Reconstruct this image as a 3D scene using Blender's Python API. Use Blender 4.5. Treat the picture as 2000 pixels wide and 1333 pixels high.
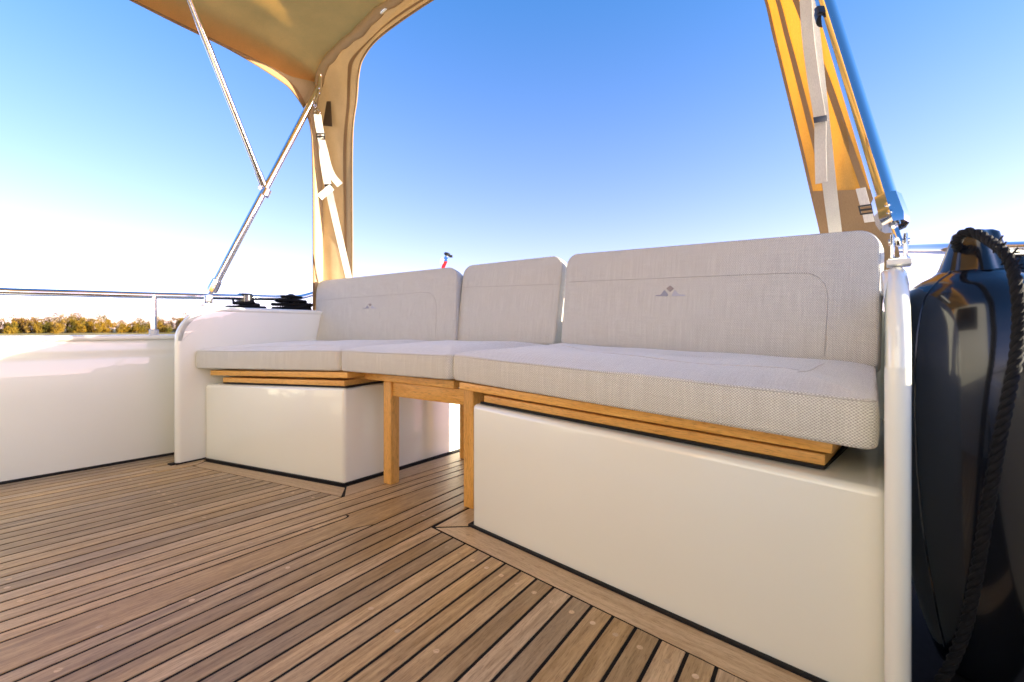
import bpy, bmesh, math, random
from mathutils import Vector as V, Matrix
rad = math.radians
random.seed(7)
S = bpy.context.scene
COL = S.collection
for o in list(bpy.data.objects): bpy.data.objects.remove(o)

# ------------------------------------------------------------------ camera, sky, sun, exposure
F, H0, EYE = 925.0, 642.0, 0.55          # focal length in photo pixels (2000 wide), horizon row, eye height
cd = bpy.data.cameras.new('camera'); CAM = bpy.data.objects.new('camera', cd); COL.objects.link(CAM)
CAM.location = (0, 0, EYE); CAM.rotation_euler = (rad(90), 0, 0)
cd.sensor_width = 36; cd.lens = F/2000*36
cd.shift_y = -(666.5-H0)/2000
cd.clip_start = 0.02; cd.clip_end = 5000
cd.dof.use_dof = True; cd.dof.focus_distance = 1.25; cd.dof.aperture_fstop = 5.0
S.camera = CAM
SUN_AZ, SUN_EL = 100.0, 7.2
W = bpy.data.worlds.new('World'); S.world = W; W.use_nodes = True
nt = W.node_tree; bg = nt.nodes['Background']
sk = nt.nodes.new('ShaderNodeTexSky'); sk.sky_type = 'NISHITA'; sk.sun_disc = False
sk.sun_elevation = rad(SUN_EL); sk.sun_rotation = rad(SUN_AZ)
sk.altitude = 0; sk.air_density = 0.6; sk.dust_density = 0.25; sk.ozone_density = 3.0
# white balance of the sky: thin haze low down, a deeper blue towards the zenith (the same all round the compass)
gen = nt.nodes.new('ShaderNodeTexCoord'); sep = nt.nodes.new('ShaderNodeSeparateXYZ'); nt.links.new(gen.outputs['Generated'], sep.inputs[0])
wb = nt.nodes.new('ShaderNodeValToRGB'); nt.links.new(sep.outputs[2], wb.inputs[0]); we = wb.color_ramp.elements
SKY_LOW, SKY_MID, SKY_HIGH = (1.95, 1.00, .93), (1.42, 1.06, 1.08), (.77, 1.08, 1.20)
we.new(.5)
for e_, p_, c_ in zip(we, (.12, .36, .60), (SKY_LOW, SKY_MID, SKY_HIGH)): e_.position = p_; e_.color = (*c_, 1)
tint = nt.nodes.new('ShaderNodeMix'); tint.data_type = 'RGBA'; tint.blend_type = 'MULTIPLY'; tint.inputs[0].default_value = 1
nt.links.new(sk.outputs[0], tint.inputs[6]); nt.links.new(wb.outputs[0], tint.inputs[7]); nt.links.new(tint.outputs[2], bg.inputs[0])
bg.inputs[1].default_value = 0.15
sl = bpy.data.lights.new('sun', 'SUN'); SUN = bpy.data.objects.new('sun', sl); COL.objects.link(SUN)
sl.energy = 5.0; sl.angle = rad(0.5); sl.color = (1.0, 0.885, 0.66)
sd = V((math.sin(rad(SUN_AZ))*math.cos(rad(SUN_EL)), math.cos(rad(SUN_AZ))*math.cos(rad(SUN_EL)), math.sin(rad(SUN_EL))))
SUN.rotation_euler = sd.to_track_quat('Z', 'Y').to_euler(); SUN.location = (0, 0, 30)
S.view_settings.view_transform = 'Standard'; S.view_settings.look = 'None'
S.view_settings.gamma = 1; S.view_settings.use_curve_mapping = False
S.view_settings.exposure = 1.9
S.render.engine = 'CYCLES'
S.cycles.max_bounces = 10; S.cycles.transmission_bounces = 6; S.cycles.caustics_reflective = True

# ------------------------------------------------------------------ frames
O = V((-.352, 1.496, 0)); TH = rad(36)
UU = V((math.sin(TH), math.cos(TH), 0)); VV = V((math.cos(TH), -math.sin(TH), 0))
def B(v, u, z=0.0): return O + VV*v + UU*u + V((0, 0, z))
def fl(x, y, z=0.0):
    d = y-H0; Y = F*(EYE-z)/d
    return V(((x-1000)/F*Y, Y, z))
def at(x, y, Y): return V(((x-1000)/F*Y, Y, EYE+(H0-y)/F*Y))
def proj(p): return (1000+F*p.x/p.y, H0-F*(p.z-EYE)/p.y)
def lerp(a, b, t): return a+(b-a)*t

# ------------------------------------------------------------------ materials
def mat(name):
    m = bpy.data.materials.new(name); m.use_nodes = True
    n = m.node_tree.nodes; return m, n, m.node_tree.links, n['Principled BSDF']
def noise(n, l, vec, scale, detail=4, rough=.55, dist=0):
    t = n.new('ShaderNodeTexNoise'); t.inputs['Scale'].default_value = scale; t.inputs['Detail'].default_value = detail
    t.inputs['Roughness'].default_value = rough; t.inputs['Distortion'].default_value = dist
    if vec is not None: l.new(vec, t.inputs['Vector'])
    return t
def ramp(n, l, fac, stops):
    r = n.new('ShaderNodeValToRGB'); l.new(fac, r.inputs[0]); e = r.color_ramp.elements
    while len(e) < len(stops): e.new(.5)
    for k, (p, c) in enumerate(stops): e[k].position = p; e[k].color = (*c, 1) if len(c) == 3 else c
    return r
def mixc(n, l, a, b, fac, mode='MIX'):
    x = n.new('ShaderNodeMix'); x.data_type = 'RGBA'; x.blend_type = mode
    for s, v in ((6, a), (7, b)):
        if isinstance(v, tuple): x.inputs[s].default_value = (*v, 1)
        else: l.new(v, x.inputs[s])
    if isinstance(fac, (int, float)): x.inputs[0].default_value = fac
    else: l.new(fac, x.inputs[0])
    return x.outputs[2]
def bump(n, l, h, p, strength=.2, dist=.001):
    b = n.new('ShaderNodeBump'); b.inputs['Strength'].default_value = strength; b.inputs['Distance'].default_value = dist
    l.new(h, b.inputs['Height']); l.new(b.outputs[0], p.inputs['Normal'])
def tex(n): return n.new('ShaderNodeTexCoord')
def mapping(n, l, vec, scale=(1, 1, 1), rot=(0, 0, 0)):
    m = n.new('ShaderNodeMapping'); m.inputs['Scale'].default_value = scale; m.inputs['Rotation'].default_value = rot
    l.new(vec, m.inputs[0]); return m.outputs[0]
def math_(n, l, op, a, b=None):
    m = n.new('ShaderNodeMath'); m.operation = op
    for k, v in ((0, a), (1, b)):
        if v is None: continue
        if isinstance(v, (int, float)): m.inputs[k].default_value = v
        else: l.new(v, m.inputs[k])
    return m.outputs[0]

def wood(name, dark, light, red, rough, along='X', spec=.4, vary=.5):
    m, n, l, p = mat(name)
    tc = tex(n); oi = n.new('ShaderNodeObjectInfo')
    off = n.new('ShaderNodeVectorMath'); off.operation = 'ADD'
    cmb = n.new('ShaderNodeCombineXYZ')
    for k, mul in enumerate((37., 91., 53.)): l.new(math_(n, l, 'MULTIPLY', oi.outputs['Random'], mul), cmb.inputs[k])
    l.new(tc.outputs['Object'], off.inputs[0]); l.new(cmb.outputs[0], off.inputs[1])
    sc = {'X': (2.2, 30, 30), 'Z': (30, 30, 2.2)}[along]
    v1 = mapping(n, l, off.outputs[0], sc)
    g1 = noise(n, l, v1, 3.0, 6, .62, .35)                       # broad figure of the grain
    v2 = mapping(n, l, off.outputs[0], tuple(s*5 for s in sc))
    g2 = noise(n, l, v2, 4.0, 3, .7)                              # fine pores
    v3 = mapping(n, l, off.outputs[0], (3, 9, 9) if along == 'X' else (9, 9, 3))
    g3 = noise(n, l, v3, 1.3, 3, .5, 1.6)                          # cathedral swirls, slow tone change
    c1 = ramp(n, l, g1.outputs[0], [(.33, dark), (.5, tuple((a+b)/2 for a, b in zip(dark, light))), (.67, light)])
    c2 = mixc(n, l, c1.outputs[0], red, math_(n, l, 'MULTIPLY', g3.outputs[0], .55))
    pore = ramp(n, l, g2.outputs[0], [(.33, (.55, .5, .46)), (.5, (1, 1, 1))])
    c3 = mixc(n, l, c2, pore.outputs[0], .9, 'MULTIPLY')
    hs = n.new('ShaderNodeHueSaturation'); l.new(c3, hs.inputs['Color'])
    mr = n.new('ShaderNodeMapRange'); l.new(oi.outputs['Random'], mr.inputs[0]); mr.inputs[3].default_value = 1-vary*.55; mr.inputs[4].default_value = 1+vary*.45
    l.new(mr.outputs[0], hs.inputs['Value'])
    w = n.new('ShaderNodeTexWhiteNoise'); w.noise_dimensions = '1D'; l.new(math_(n, l, 'MULTIPLY', oi.outputs['Random'], 17.3), w.inputs['W'])
    ms = n.new('ShaderNodeMapRange'); l.new(w.outputs[0], ms.inputs[0]); ms.inputs[3].default_value = 1.0; ms.inputs[4].default_value = 1+vary*.6
    l.new(ms.outputs[0], hs.inputs['Saturation'])
    l.new(hs.outputs[0], p.inputs['Base Color'])
    rr = n.new('ShaderNodeMapRange'); l.new(g1.outputs[0], rr.inputs[0]); rr.inputs[3].default_value = rough-.1; rr.inputs[4].default_value = rough+.12
    l.new(rr.outputs[0], p.inputs['Roughness']); p.inputs['Specular IOR Level'].default_value = spec
    bump(n, l, math_(n, l, 'ADD', g1.outputs[0], math_(n, l, 'MULTIPLY', g2.outputs[0], .7)), p, .25, .0006)
    return m
TEAK = wood('weathered_teak', (.25, .178, .105), (.62, .485, .325), (.45, .305, .155), .40, spec=.5, vary=.48)
MARGIN = wood('margin_teak', (.40, .285, .17), (.64, .50, .33), (.50, .35, .19), .42, spec=.5, vary=.2)
PLUG = wood('teak_plug', (.50, .39, .27), (.66, .53, .38), (.58, .45, .31), .55, vary=.45)
OILED = wood('oiled_teak', (.68, .35, .09), (.88, .54, .19), (.78, .42, .11), .36, vary=.12)
OILED_Z = wood('oiled_teak_upright', (.68, .35, .09), (.88, .54, .19), (.78, .42, .11), .36, along='Z', vary=.12)

def plain(name, col, rough=.5, metal=0, coat=0, spec=.5, var=.06, scale=8, bmp=0, bscale=200):
    m, n, l, p = mat(name)
    tc = tex(n); g = noise(n, l, tc.outputs['Object'], scale, 5, .6)
    lo = tuple(c*(1-var) for c in col); hi = tuple(min(1, c*(1+var)) for c in col)
    r = ramp(n, l, g.outputs[0], [(.3, lo), (.7, hi)]); l.new(r.outputs[0], p.inputs['Base Color'])
    p.inputs['Roughness'].default_value = rough; p.inputs['Metallic'].default_value = metal
    p.inputs['Coat Weight'].default_value = coat; p.inputs['Coat IOR'].default_value = 1.6; p.inputs['Coat Roughness'].default_value = .02
    p.inputs['Specular IOR Level'].default_value = spec
    if bmp:
        b = noise(n, l, tc.outputs['Object'], bscale, 2, .5); bump(n, l, b.outputs[0], p, bmp, .001)
    return m
GEL = plain('white_gelcoat', (.84, .855, .775), .30, coat=.9, var=.012, scale=2.2, bmp=.035, bscale=28)
SEALANT = plain('black_sealant', (.008, .008, .009), .6, spec=.25, var=.2)
CAULK = plain('deck_caulking', (.008, .007, .008), .75, spec=.15, var=.25, scale=60)
def chrome_mat():
    m, n, l, p = mat('polished_stainless')
    g = noise(n, l, tex(n).outputs['Object'], 35, 3, .6)
    r = n.new('ShaderNodeMapRange'); l.new(g.outputs[0], r.inputs[0]); r.inputs[3].default_value = .035; r.inputs[4].default_value = .12
    l.new(r.outputs[0], p.inputs['Roughness']); p.inputs['Base Color'].default_value = (.80, .80, .80, 1); p.inputs['Metallic'].default_value = 1
    return m
CHROME = chrome_mat()
BLACKPL = plain('black_plastic', (.018, .018, .02), .38, var=.2)
GREYPL = plain('grey_plastic_cap', (.62, .62, .60), .35)
WHITEPL = plain('white_plastic_pad', (.78, .77, .74), .4)
BLACKROPE = plain('black_rope', (.006, .006, .0075), .8, spec=.25, var=.5, scale=220, bmp=.8, bscale=500)
RUBBER = plain('black_fender_pvc', (.008, .0085, .011), .16, coat=.35, var=.3, scale=5, bmp=.05, bscale=60)
SEAM = plain('seam_thread', (.44, .425, .40), .8, var=.25, scale=300)
EMB_A = plain('emblem_taupe', (.33, .29, .27), .6); EMB_B = plain('emblem_slate', (.30, .31, .37), .6); EMB_C = plain('emblem_pale', (.45, .47, .54), .6)
SEAM_FAINT = plain('faint_stitching', (.58, .55, .52), .8, var=.2, scale=300)
FLAGRED = plain('flag_red', (.62, .02, .03), .7); FLAGWHITE = plain('flag_white', (.8, .8, .8), .7); FLAGBLUE = plain('flag_blue', (.03, .16, .55), .7)

def fabric_mat():
    m, n, l, p = mat('woven_cushion_fabric')
    uv = tex(n).outputs['UV']
    k = 2*math.pi/.0052
    v = mapping(n, l, uv, (1, 1, 1), (0, 0, rad(3)))
    wob = noise(n, l, v, 90, 2, .5)
    sx = n.new('ShaderNodeSeparateXYZ'); l.new(v, sx.inputs[0])
    ax = math_(n, l, 'ADD', math_(n, l, 'MULTIPLY', sx.outputs[0], k), math_(n, l, 'MULTIPLY', wob.outputs[0], 1.6))
    ay = math_(n, l, 'ADD', math_(n, l, 'MULTIPLY', sx.outputs[1], k*1.15), math_(n, l, 'MULTIPLY', wob.outputs[0], 1.6))
    w = math_(n, l, 'MULTIPLY', math_(n, l, 'SINE', ax), math_(n, l, 'SINE', ay))
    w01 = math_(n, l, 'ADD', math_(n, l, 'MULTIPLY', w, .5), .5)
    fine = noise(n, l, mapping(n, l, uv, (420, 420, 420)), 1, 2, .6)
    slub = noise(n, l, mapping(n, l, uv, (260, 9, 9)), 1, 3, .6)      # vertical slubs in the yarn
    slub2 = noise(n, l, mapping(n, l, uv, (10, 300, 10)), 1, 2, .6)
    c = ramp(n, l, w01, [(.10, (.34, .335, .305)), (.55, (.73, .73, .68)), (.92, (.93, .93, .87))])
    f2 = ramp(n, l, fine.outputs[0], [(.3, (.74, .73, .72)), (.65, (1, 1, 1))])
    c2 = mixc(n, l, c.outputs[0], f2.outputs[0], .8, 'MULTIPLY')
    s1 = ramp(n, l, slub.outputs[0], [(.32, (.84, .83, .82)), (.5, (.96, .96, .96)), (.68, (1.12, 1.12, 1.11))])
    c3 = mixc(n, l, c2, s1.outputs[0], .5, 'MULTIPLY')
    s2 = ramp(n, l, slub2.outputs[0], [(.35, (.93, .93, .92)), (.65, (1.05, 1.05, 1.05))])
    c4 = mixc(n, l, c3, s2.outputs[0], .6, 'MULTIPLY')
    l.new(c4, p.inputs['Base Color']); p.inputs['Roughness'].default_value = .9; p.inputs['Specular IOR Level'].default_value = .2
    p.inputs['Sheen Weight'].default_value = .75; p.inputs['Sheen Roughness'].default_value = .35
    big = noise(n, l, uv, 14, 3, .5)
    bump(n, l, math_(n, l, 'ADD', math_(n, l, 'ADD', w01, math_(n, l, 'MULTIPLY', fine.outputs[0], .8)), math_(n, l, 'MULTIPLY', big.outputs[0], 6)), p, .45, .0011)
    return m
FABRIC = fabric_mat()

def cloth_mat(name, col, trans, tw, wscale=900, bstr=.25):
    m, n, l, p = mat(name); n.remove(p); out = n['Material Output']
    tc = tex(n)
    g = noise(n, l, tc.outputs['Object'], 7, 5, .6); f = noise(n, l, mapping(n, l, tc.outputs['Object'], (160, 160, 30)), 4, 2, .6)
    big = noise(n, l, tc.outputs['Object'], 5, 3, .5, .6)
    def var(c): 
        a = ramp(n, l, g.outputs[0], [(.3, tuple(x*.90 for x in c)), (.7, tuple(min(1, x*1.06) for x in c))])
        b = ramp(n, l, f.outputs[0], [(.35, (.86, .86, .86)), (.65, (1.03, 1.03, 1.03))])
        return mixc(n, l, a.outputs[0], b.outputs[0], .8, 'MULTIPLY')
    d = n.new('ShaderNodeBsdfDiffuse'); t = n.new('ShaderNodeBsdfTranslucent'); x = n.new('ShaderNodeMixShader')
    l.new(var(col), d.inputs[0]); l.new(var(trans), t.inputs[0]); x.inputs[0].default_value = tw
    bm_ = n.new('ShaderNodeBump'); bm_.inputs['Strength'].default_value = bstr; bm_.inputs['Distance'].default_value = .004
    l.new(math_(n, l, 'ADD', math_(n, l, 'MULTIPLY', f.outputs[0], .12), math_(n, l, 'MULTIPLY', big.outputs[0], 2.2)), bm_.inputs['Height'])
    l.new(bm_.outputs[0], d.inputs['Normal']); l.new(bm_.outputs[0], t.inputs['Normal'])
    l.new(d.outputs[0], x.inputs[1]); l.new(t.outputs[0], x.inputs[2]); l.new(x.outputs[0], out.inputs[0])
    return m
CANVAS = cloth_mat('tan_canvas', (.42, .28, .12), (.80, .33, .022), .33)
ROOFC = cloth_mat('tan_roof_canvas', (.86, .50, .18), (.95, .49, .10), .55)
LOWTRANS = cloth_mat('tan_low_trans_canvas', (.60, .46, .28), (.60, .38, .15), .14)  # less translucent version of the tan canvas
HEM = cloth_mat('tan_canvas_doubled', (.36, .24, .13), (.30, .15, .06), .06)
MESHV = cloth_mat('dark_vent_mesh', (.10, .075, .05), (.2, .12, .06), .2)
WEB = cloth_mat('white_webbing', (.80, .77, .71), (.8, .75, .68), .18)

def water_mat():
    m, n, l, p = mat('lake_water')
    tc = tex(n); p.inputs['Base Color'].default_value = (.02, .085, .21, 1); p.inputs['Roughness'].default_value = .2; p.inputs['IOR'].default_value = 1.33
    a = noise(n, l, mapping(n, l, tc.outputs['Object'], (1, .45, 1)), 1.1, 6, .6); b = noise(n, l, tc.outputs['Object'], .11, 3)
    bump(n, l, math_(n, l, 'ADD', a.outputs[0], b.outputs[0]), p, 1.0, 1.2)
    return m
WATER = water_mat()
GROUND = plain('bank_grass', (.19, .155, .06), .9, var=.4, scale=.3)
def leaf_mat():
    m, n, l, p = mat('autumn_foliage')
    at_ = n.new('ShaderNodeVertexColor'); at_.layer_name = 'tone'
    l.new(at_.outputs[0], p.inputs['Base Color']); p.inputs['Roughness'].default_value = .8; p.inputs['Specular IOR Level'].default_value = .1
    return m
LEAF = leaf_mat()
BARK = plain('pale_bark', (.16, .125, .09), .9, var=.3)

# ------------------------------------------------------------------ object helpers
def tag(o, label=None, cat=None, group=None, kind=None):
    for k, v in (('label', label), ('category', cat), ('group', group), ('kind', kind)):
        if v: o[k] = v
    return o
def thing(name, loc, label, cat, group=None):
    e = bpy.data.objects.new(name, None); COL.objects.link(e); e.location = loc; e.empty_display_size = .05
    return tag(e, label, cat, group)
def setparent(o, parent):
    o.parent = parent
    o.matrix_parent_inverse = Matrix.Translation(parent.location).inverted() if parent.type == 'EMPTY' else Matrix.Identity(4)
def obj(name, bm, m, parent=None, smooth=True, label=None, angle=35):
    bmesh.ops.recalc_face_normals(bm, faces=bm.faces)
    me = bpy.data.meshes.new(name); bm.to_mesh(me); bm.free()
    for mm in (m if isinstance(m, (list, tuple)) else [m]): me.materials.append(mm)
    o = bpy.data.objects.new(name, me); COL.objects.link(o)
    if smooth:
        me.shade_smooth()
        if angle: me.set_sharp_from_angle(angle=rad(angle))
    if parent is not None: setparent(o, parent)
    if label: o['label'] = label
    return o
def NB(): return bmesh.new()
def prism(bm, pts, z0, z1, bev=0.0):
    """vertical prism over plan polygon pts; top edge chamfered by bev"""
    n = len(pts); P = [V((p[0], p[1])) for p in pts]
    area = sum(P[i].x*P[(i+1) % n].y-P[(i+1) % n].x*P[i].y for i in range(n))
    if area < 0: P.reverse()
    lo = [bm.verts.new((p.x, p.y, z0)) for p in P]
    up = [bm.verts.new((p.x, p.y, z1-bev)) for p in P]
    rings = [lo, up]
    if bev > 0:
        ins = []
        for i in range(n):
            a, b, c = P[i-1], P[i], P[(i+1) % n]
            d1 = (b-a).normalized(); d2 = (c-b).normalized()
            n1 = V((-d1.y, d1.x)); n2 = V((-d2.y, d2.x)); k = n1+n2
            k = k/(max(.3, 1+n1.dot(n2)))
            ins.append(b+k*bev)
        rings.append([bm.verts.new((p.x, p.y, z1)) for p in ins])
    for r0, r1 in zip(rings, rings[1:]):
        for i in range(n): bm.faces.new((r0[i], r0[(i+1) % n], r1[(i+1) % n], r1[i]))
    bm.faces.new(rings[-1]); bm.faces.new(list(reversed(lo)))
def boxm(bm, c, ax, ay, az, dims, bev=0.0, seg=2):
    """box centred at c with axes ax, ay, az and full dims"""
    b2 = bmesh.new(); bmesh.ops.create_cube(b2, size=1)
    for v in b2.verts: v.co = V((v.co.x*dims[0], v.co.y*dims[1], v.co.z*dims[2]))
    if bev: bmesh.ops.bevel(b2, geom=b2.edges[:], offset=bev, segments=seg, affect='EDGES', profile=.6)
    vm = {v: bm.verts.new(c+ax*v.co.x+ay*v.co.y+az*v.co.z) for v in b2.verts}
    for f in b2.faces: bm.faces.new([vm[v] for v in f.verts])
    b2.free()
X, Y_, Z = V((1, 0, 0)), V((0, 1, 0)), V((0, 0, 1))
def spline(pts, n=8):
    P = [V(p) for p in pts]; out = []
    for i in range(len(P)-1):
        a = P[i-1] if i else P[0]*2-P[1]; b = P[i]; c = P[i+1]; d = P[i+2] if i+2 < len(P) else P[-1]*2-P[-2]
        for k in range(n):
            t = k/n
            out.append(.5*((2*b)+(c-a)*t+(2*a-5*b+4*c-d)*t*t+(3*b-a-3*c+d)*t**3))
    out.append(P[-1].copy()); return out
def frames(P):
    T = [(P[min(i+1, len(P)-1)]-P[max(i-1, 0)]).normalized() for i in range(len(P))]
    up = Z if abs(T[0].z) < .9 else X
    N = [(up-T[0]*up.dot(T[0])).normalized()]
    for i in range(1, len(P)):
        n = N[-1]-T[i]*N[-1].dot(T[i]); N.append(n.normalized())
    return T, N
def tube(bm, pts, r, n=12, cap=True, radii=None):
    P = [V(p) for p in pts]; T, N = frames(P); rings = []
    for i, p in enumerate(P):
        b = T[i].cross(N[i]); rr = radii[i] if radii else r
        rings.append([bm.verts.new(p+(N[i]*math.cos(a)+b*math.sin(a))*rr) for a in [2*math.pi*k/n for k in range(n)]])
    for r0, r1 in zip(rings, rings[1:]):
        for k in range(n): bm.faces.new((r0[k], r0[(k+1) % n], r1[(k+1) % n], r1[k]))
    if cap: bm.faces.new(list(reversed(rings[0]))); bm.faces.new(rings[-1])
def torus(bm, c, ax, R, r, n=20, m=8):
    ax = ax.normalized(); a = ax.orthogonal().normalized(); b = ax.cross(a); rings = []
    for i in range(n):
        t = 2*math.pi*i/n; d = a*math.cos(t)+b*math.sin(t)
        rings.append([bm.verts.new(c+d*(R+r*math.cos(s))+ax*r*math.sin(s)) for s in [2*math.pi*k/m for k in range(m)]])
    for i in range(n):
        r0, r1 = rings[i], rings[(i+1) % n]
        for k in range(m): bm.faces.new((r0[k], r0[(k+1) % m], r1[(k+1) % m], r1[k]))
def lathe(bm, c, ax, prof, n=32, cap=True):
    ax = ax.normalized(); a = ax.orthogonal().normalized(); b = ax.cross(a); rings = []
    for h, r in prof:
        rings.append([bm.verts.new(c+ax*h+(a*math.cos(t)+b*math.sin(t))*r) for t in [2*math.pi*k/n for k in range(n)]])
    for r0, r1 in zip(rings, rings[1:]):
        for k in range(n): bm.faces.new((r0[k], r0[(k+1) % n], r1[(k+1) % n], r1[k]))
    if cap: bm.faces.new(list(reversed(rings[0]))); bm.faces.new(rings[-1])
def rope3(bm, pts, R, pitch, n=7, per=5):
    """three-strand laid rope along pts"""
    P = [V(p) for p in pts]; T, N = frames(P); L = [0]
    for a, b in zip(P, P[1:]): L.append(L[-1]+(b-a).length)
    for s in range(3):
        Q = []
        for i, p in enumerate(P):
            a = 2*math.pi*(L[i]/pitch+s/3); b = T[i].cross(N[i])
            Q.append(p+(N[i]*math.cos(a)+b*math.sin(a))*R*.5)
        tube(bm, Q, R*.56, n)
def resample(P, step):
    out = [P[0]]; acc = 0
    for a, b in zip(P, P[1:]):
        d = (b-a).length
        if d < 1e-9: continue
        while acc+d >= step:
            t = (step-acc)/d; a = a+(b-a)*t; out.append(a.copy()); d = (b-a).length; acc = 0
            if d < 1e-9: break
        acc += d
    out.append(P[-1]); return out
def ribbon(bm, pts, w, face, th=.0016):
    """flat webbing strip: pts centre line, w width, face = direction its flat side looks"""
    P = [V(p) for p in pts]; rings = []
    for i, p in enumerate(P):
        t = (P[min(i+1, len(P)-1)]-P[max(i-1, 0)]).normalized()
        fc = face[i] if isinstance(face, list) else face
        s = t.cross(fc).normalized(); nn = s.cross(t).normalized()
        rings.append([bm.verts.new(p+s*(a*w/2)+nn*(b*th/2)) for a, b in ((-1, -1), (1, -1), (1, 1), (-1, 1))])
    for r0, r1 in zip(rings, rings[1:]):
        for k in range(4): bm.faces.new((r0[k], r0[(k+1) % 4], r1[(k+1) % 4], r1[k]))
    bm.faces.new(list(reversed(rings[0]))); bm.faces.new(rings[-1])
def sheet(bm, rows):
    g = [[bm.verts.new(p) for p in r] for r in rows]
    for a, b in zip(g, g[1:]):
        for k in range(len(a)-1): bm.faces.new((a[k], a[k+1], b[k+1], b[k]))

# ------------------------------------------------------------------ plan of the cockpit
nl = V((-.422, -.907, 0)).normalized(); nr = V((-.70, -.714, 0)).normalized(); nc = -UU   # faces look at the cockpit
QL0, QL1 = fl(400, 896.5), fl(672, 946.5)
QR0, QR1 = fl(922, 1027), fl(1732, 1389)
def back(p, d): return p+UU*d
COAM = .70                                              # depth of the bench boxes, to the coaming behind the backrests

def clip(poly, p, nrm):                                  # keep the side where (x-p).nrm >= 0
    out = []
    for i in range(len(poly)):
        a, b = poly[i-1], poly[i]; da, db = (a-p).dot(nrm), (b-p).dot(nrm)
        if (da >= 0) != (db >= 0): out.append(a+(b-a)*(da/(da-db)))
        if db >= 0: out.append(b)
    return out
def side(a, b, ref):                                     # half plane bounded by line ab holding ref
    d = (b-a).normalized(); n = V((-d.y, d.x, 0))
    if (ref-a).dot(n) < 0: n = -n
    return a, n

# ------------------------------------------------------------------ water, far bank, hull, deck
bm = NB(); bmesh.ops.create_grid(bm, x_segments=2, y_segments=2, size=2500, matrix=Matrix.Translation((0, 0, -1.5)))
tag(obj('water', bm, WATER, smooth=False), 'calm blue lake water around the boat', kind='structure')

def bankdist(a): return 215+18*math.sin(a*3.1)+9*math.sin(a*9+1)-110*max(0, min(1, (a-rad(62))/rad(25)))  # shore pulled in at far right, out of view, under the blocking trees
bm = NB(); rows = [[], [], [], []]
for k in range(261):
    a = rad(-90+k); d = bankdist(a)
    for r, (dd, z) in enumerate(((0, -1.7), (1.0, -1.2), (4, -1.0), (700, -.5))):
        rows[r].append(V((math.sin(a)*(d+dd), math.cos(a)*(d+dd), z+.15*random.random())))
sheet(bm, rows)
tag(obj('far_bank', bm, GROUND), 'low far shore of the lake', kind='structure')
def treeline():
    bm = NB(); cl = bm.loops.layers.color.new('tone')
    tones = [(.50, .40, .13), (.53, .41, .12), (.42, .31, .165), (.38, .29, .18), (.34, .31, .12), (.51, .41, .19), (.42, .29, .155)]
    rnd = random.Random(3)
    def leaf(p, s, c):
        a = V((rnd.uniform(-1, 1), rnd.uniform(-1, 1), rnd.uniform(-1, 1))).normalized(); b = a.orthogonal().normalized(); q = a.cross(b)
        vs = [bm.verts.new(p+b*s*math.cos(t)+q*s*math.sin(t)*.8) for t in (0, 1.9, 3.9)]
        f = bm.faces.new(vs)
        j = rnd.uniform(.86, 1.14)
        for lp in f.loops: lp[cl] = (c[0]*j, c[1]*j, c[2]*j, 1)
    for k in range(1000):
        deg = rnd.uniform(-62, -22) if k < 430 else (rnd.uniform(-23, 70) if k < 800 else rnd.uniform(64, 165))
        a = rad(deg); row = rnd.random(); d = bankdist(a)+2+row*26
        h = rnd.uniform(2.0, 3.8)+row*3.4+.8*math.sin(deg*.7)+.6*math.sin(deg*2.3); w = rnd.uniform(1.4, 2.8)
        c = rnd.choice(tones) if row > .35 else rnd.choice(tones[:2]+tones[4:6])
        if k >= 800: h *= 1.25; w *= 1.5  # out of view at right: added nearer and taller to block sky glow
        base = V((math.sin(a)*d, math.cos(a)*d, -.9))
        nlf = 620 if deg < -18 else 170
        lobes = [(V((rnd.uniform(-.5, .5)*w, rnd.uniform(-.5, .5)*w, h*(.12+.19*q+rnd.uniform(-.08, .08)))), rnd.uniform(.34, .58)*w) for q in range(5)]
        for _ in range(nlf):
            o, r = rnd.choice(lobes); e = V((rnd.gauss(0, 1), rnd.gauss(0, 1), rnd.gauss(0, 1))).normalized()*r*rnd.uniform(.5, 1.05)
            p = base+o+e
            if p.z < -1: p.z = -1
            leaf(p, rnd.uniform(.10, .22), c)
        for _ in range(5):                                 # bare twigs that fray the top
            o, r = rnd.choice(lobes); p = base+o+V((rnd.uniform(-.4, .4)*w, 0, r+rnd.uniform(.1, .9))); leaf(p, .2, tones[3])
        t = [bm.verts.new(base+V((x, y, z))) for x, y, z in ((-.12, 0, 0), (.12, 0, 0), (.05, 0, h*.8), (-.05, 0, h*.8))]
        f = bm.faces.new(t)
        for lp in f.loops: lp[cl] = (.13, .10, .07, 1)
    return tag(obj('treeline', bm, LEAF, smooth=False), 'golden autumn scrub and trees along the far shore, with unseen trees at right added to block low sky glow', kind='stuff')
treeline()
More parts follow.
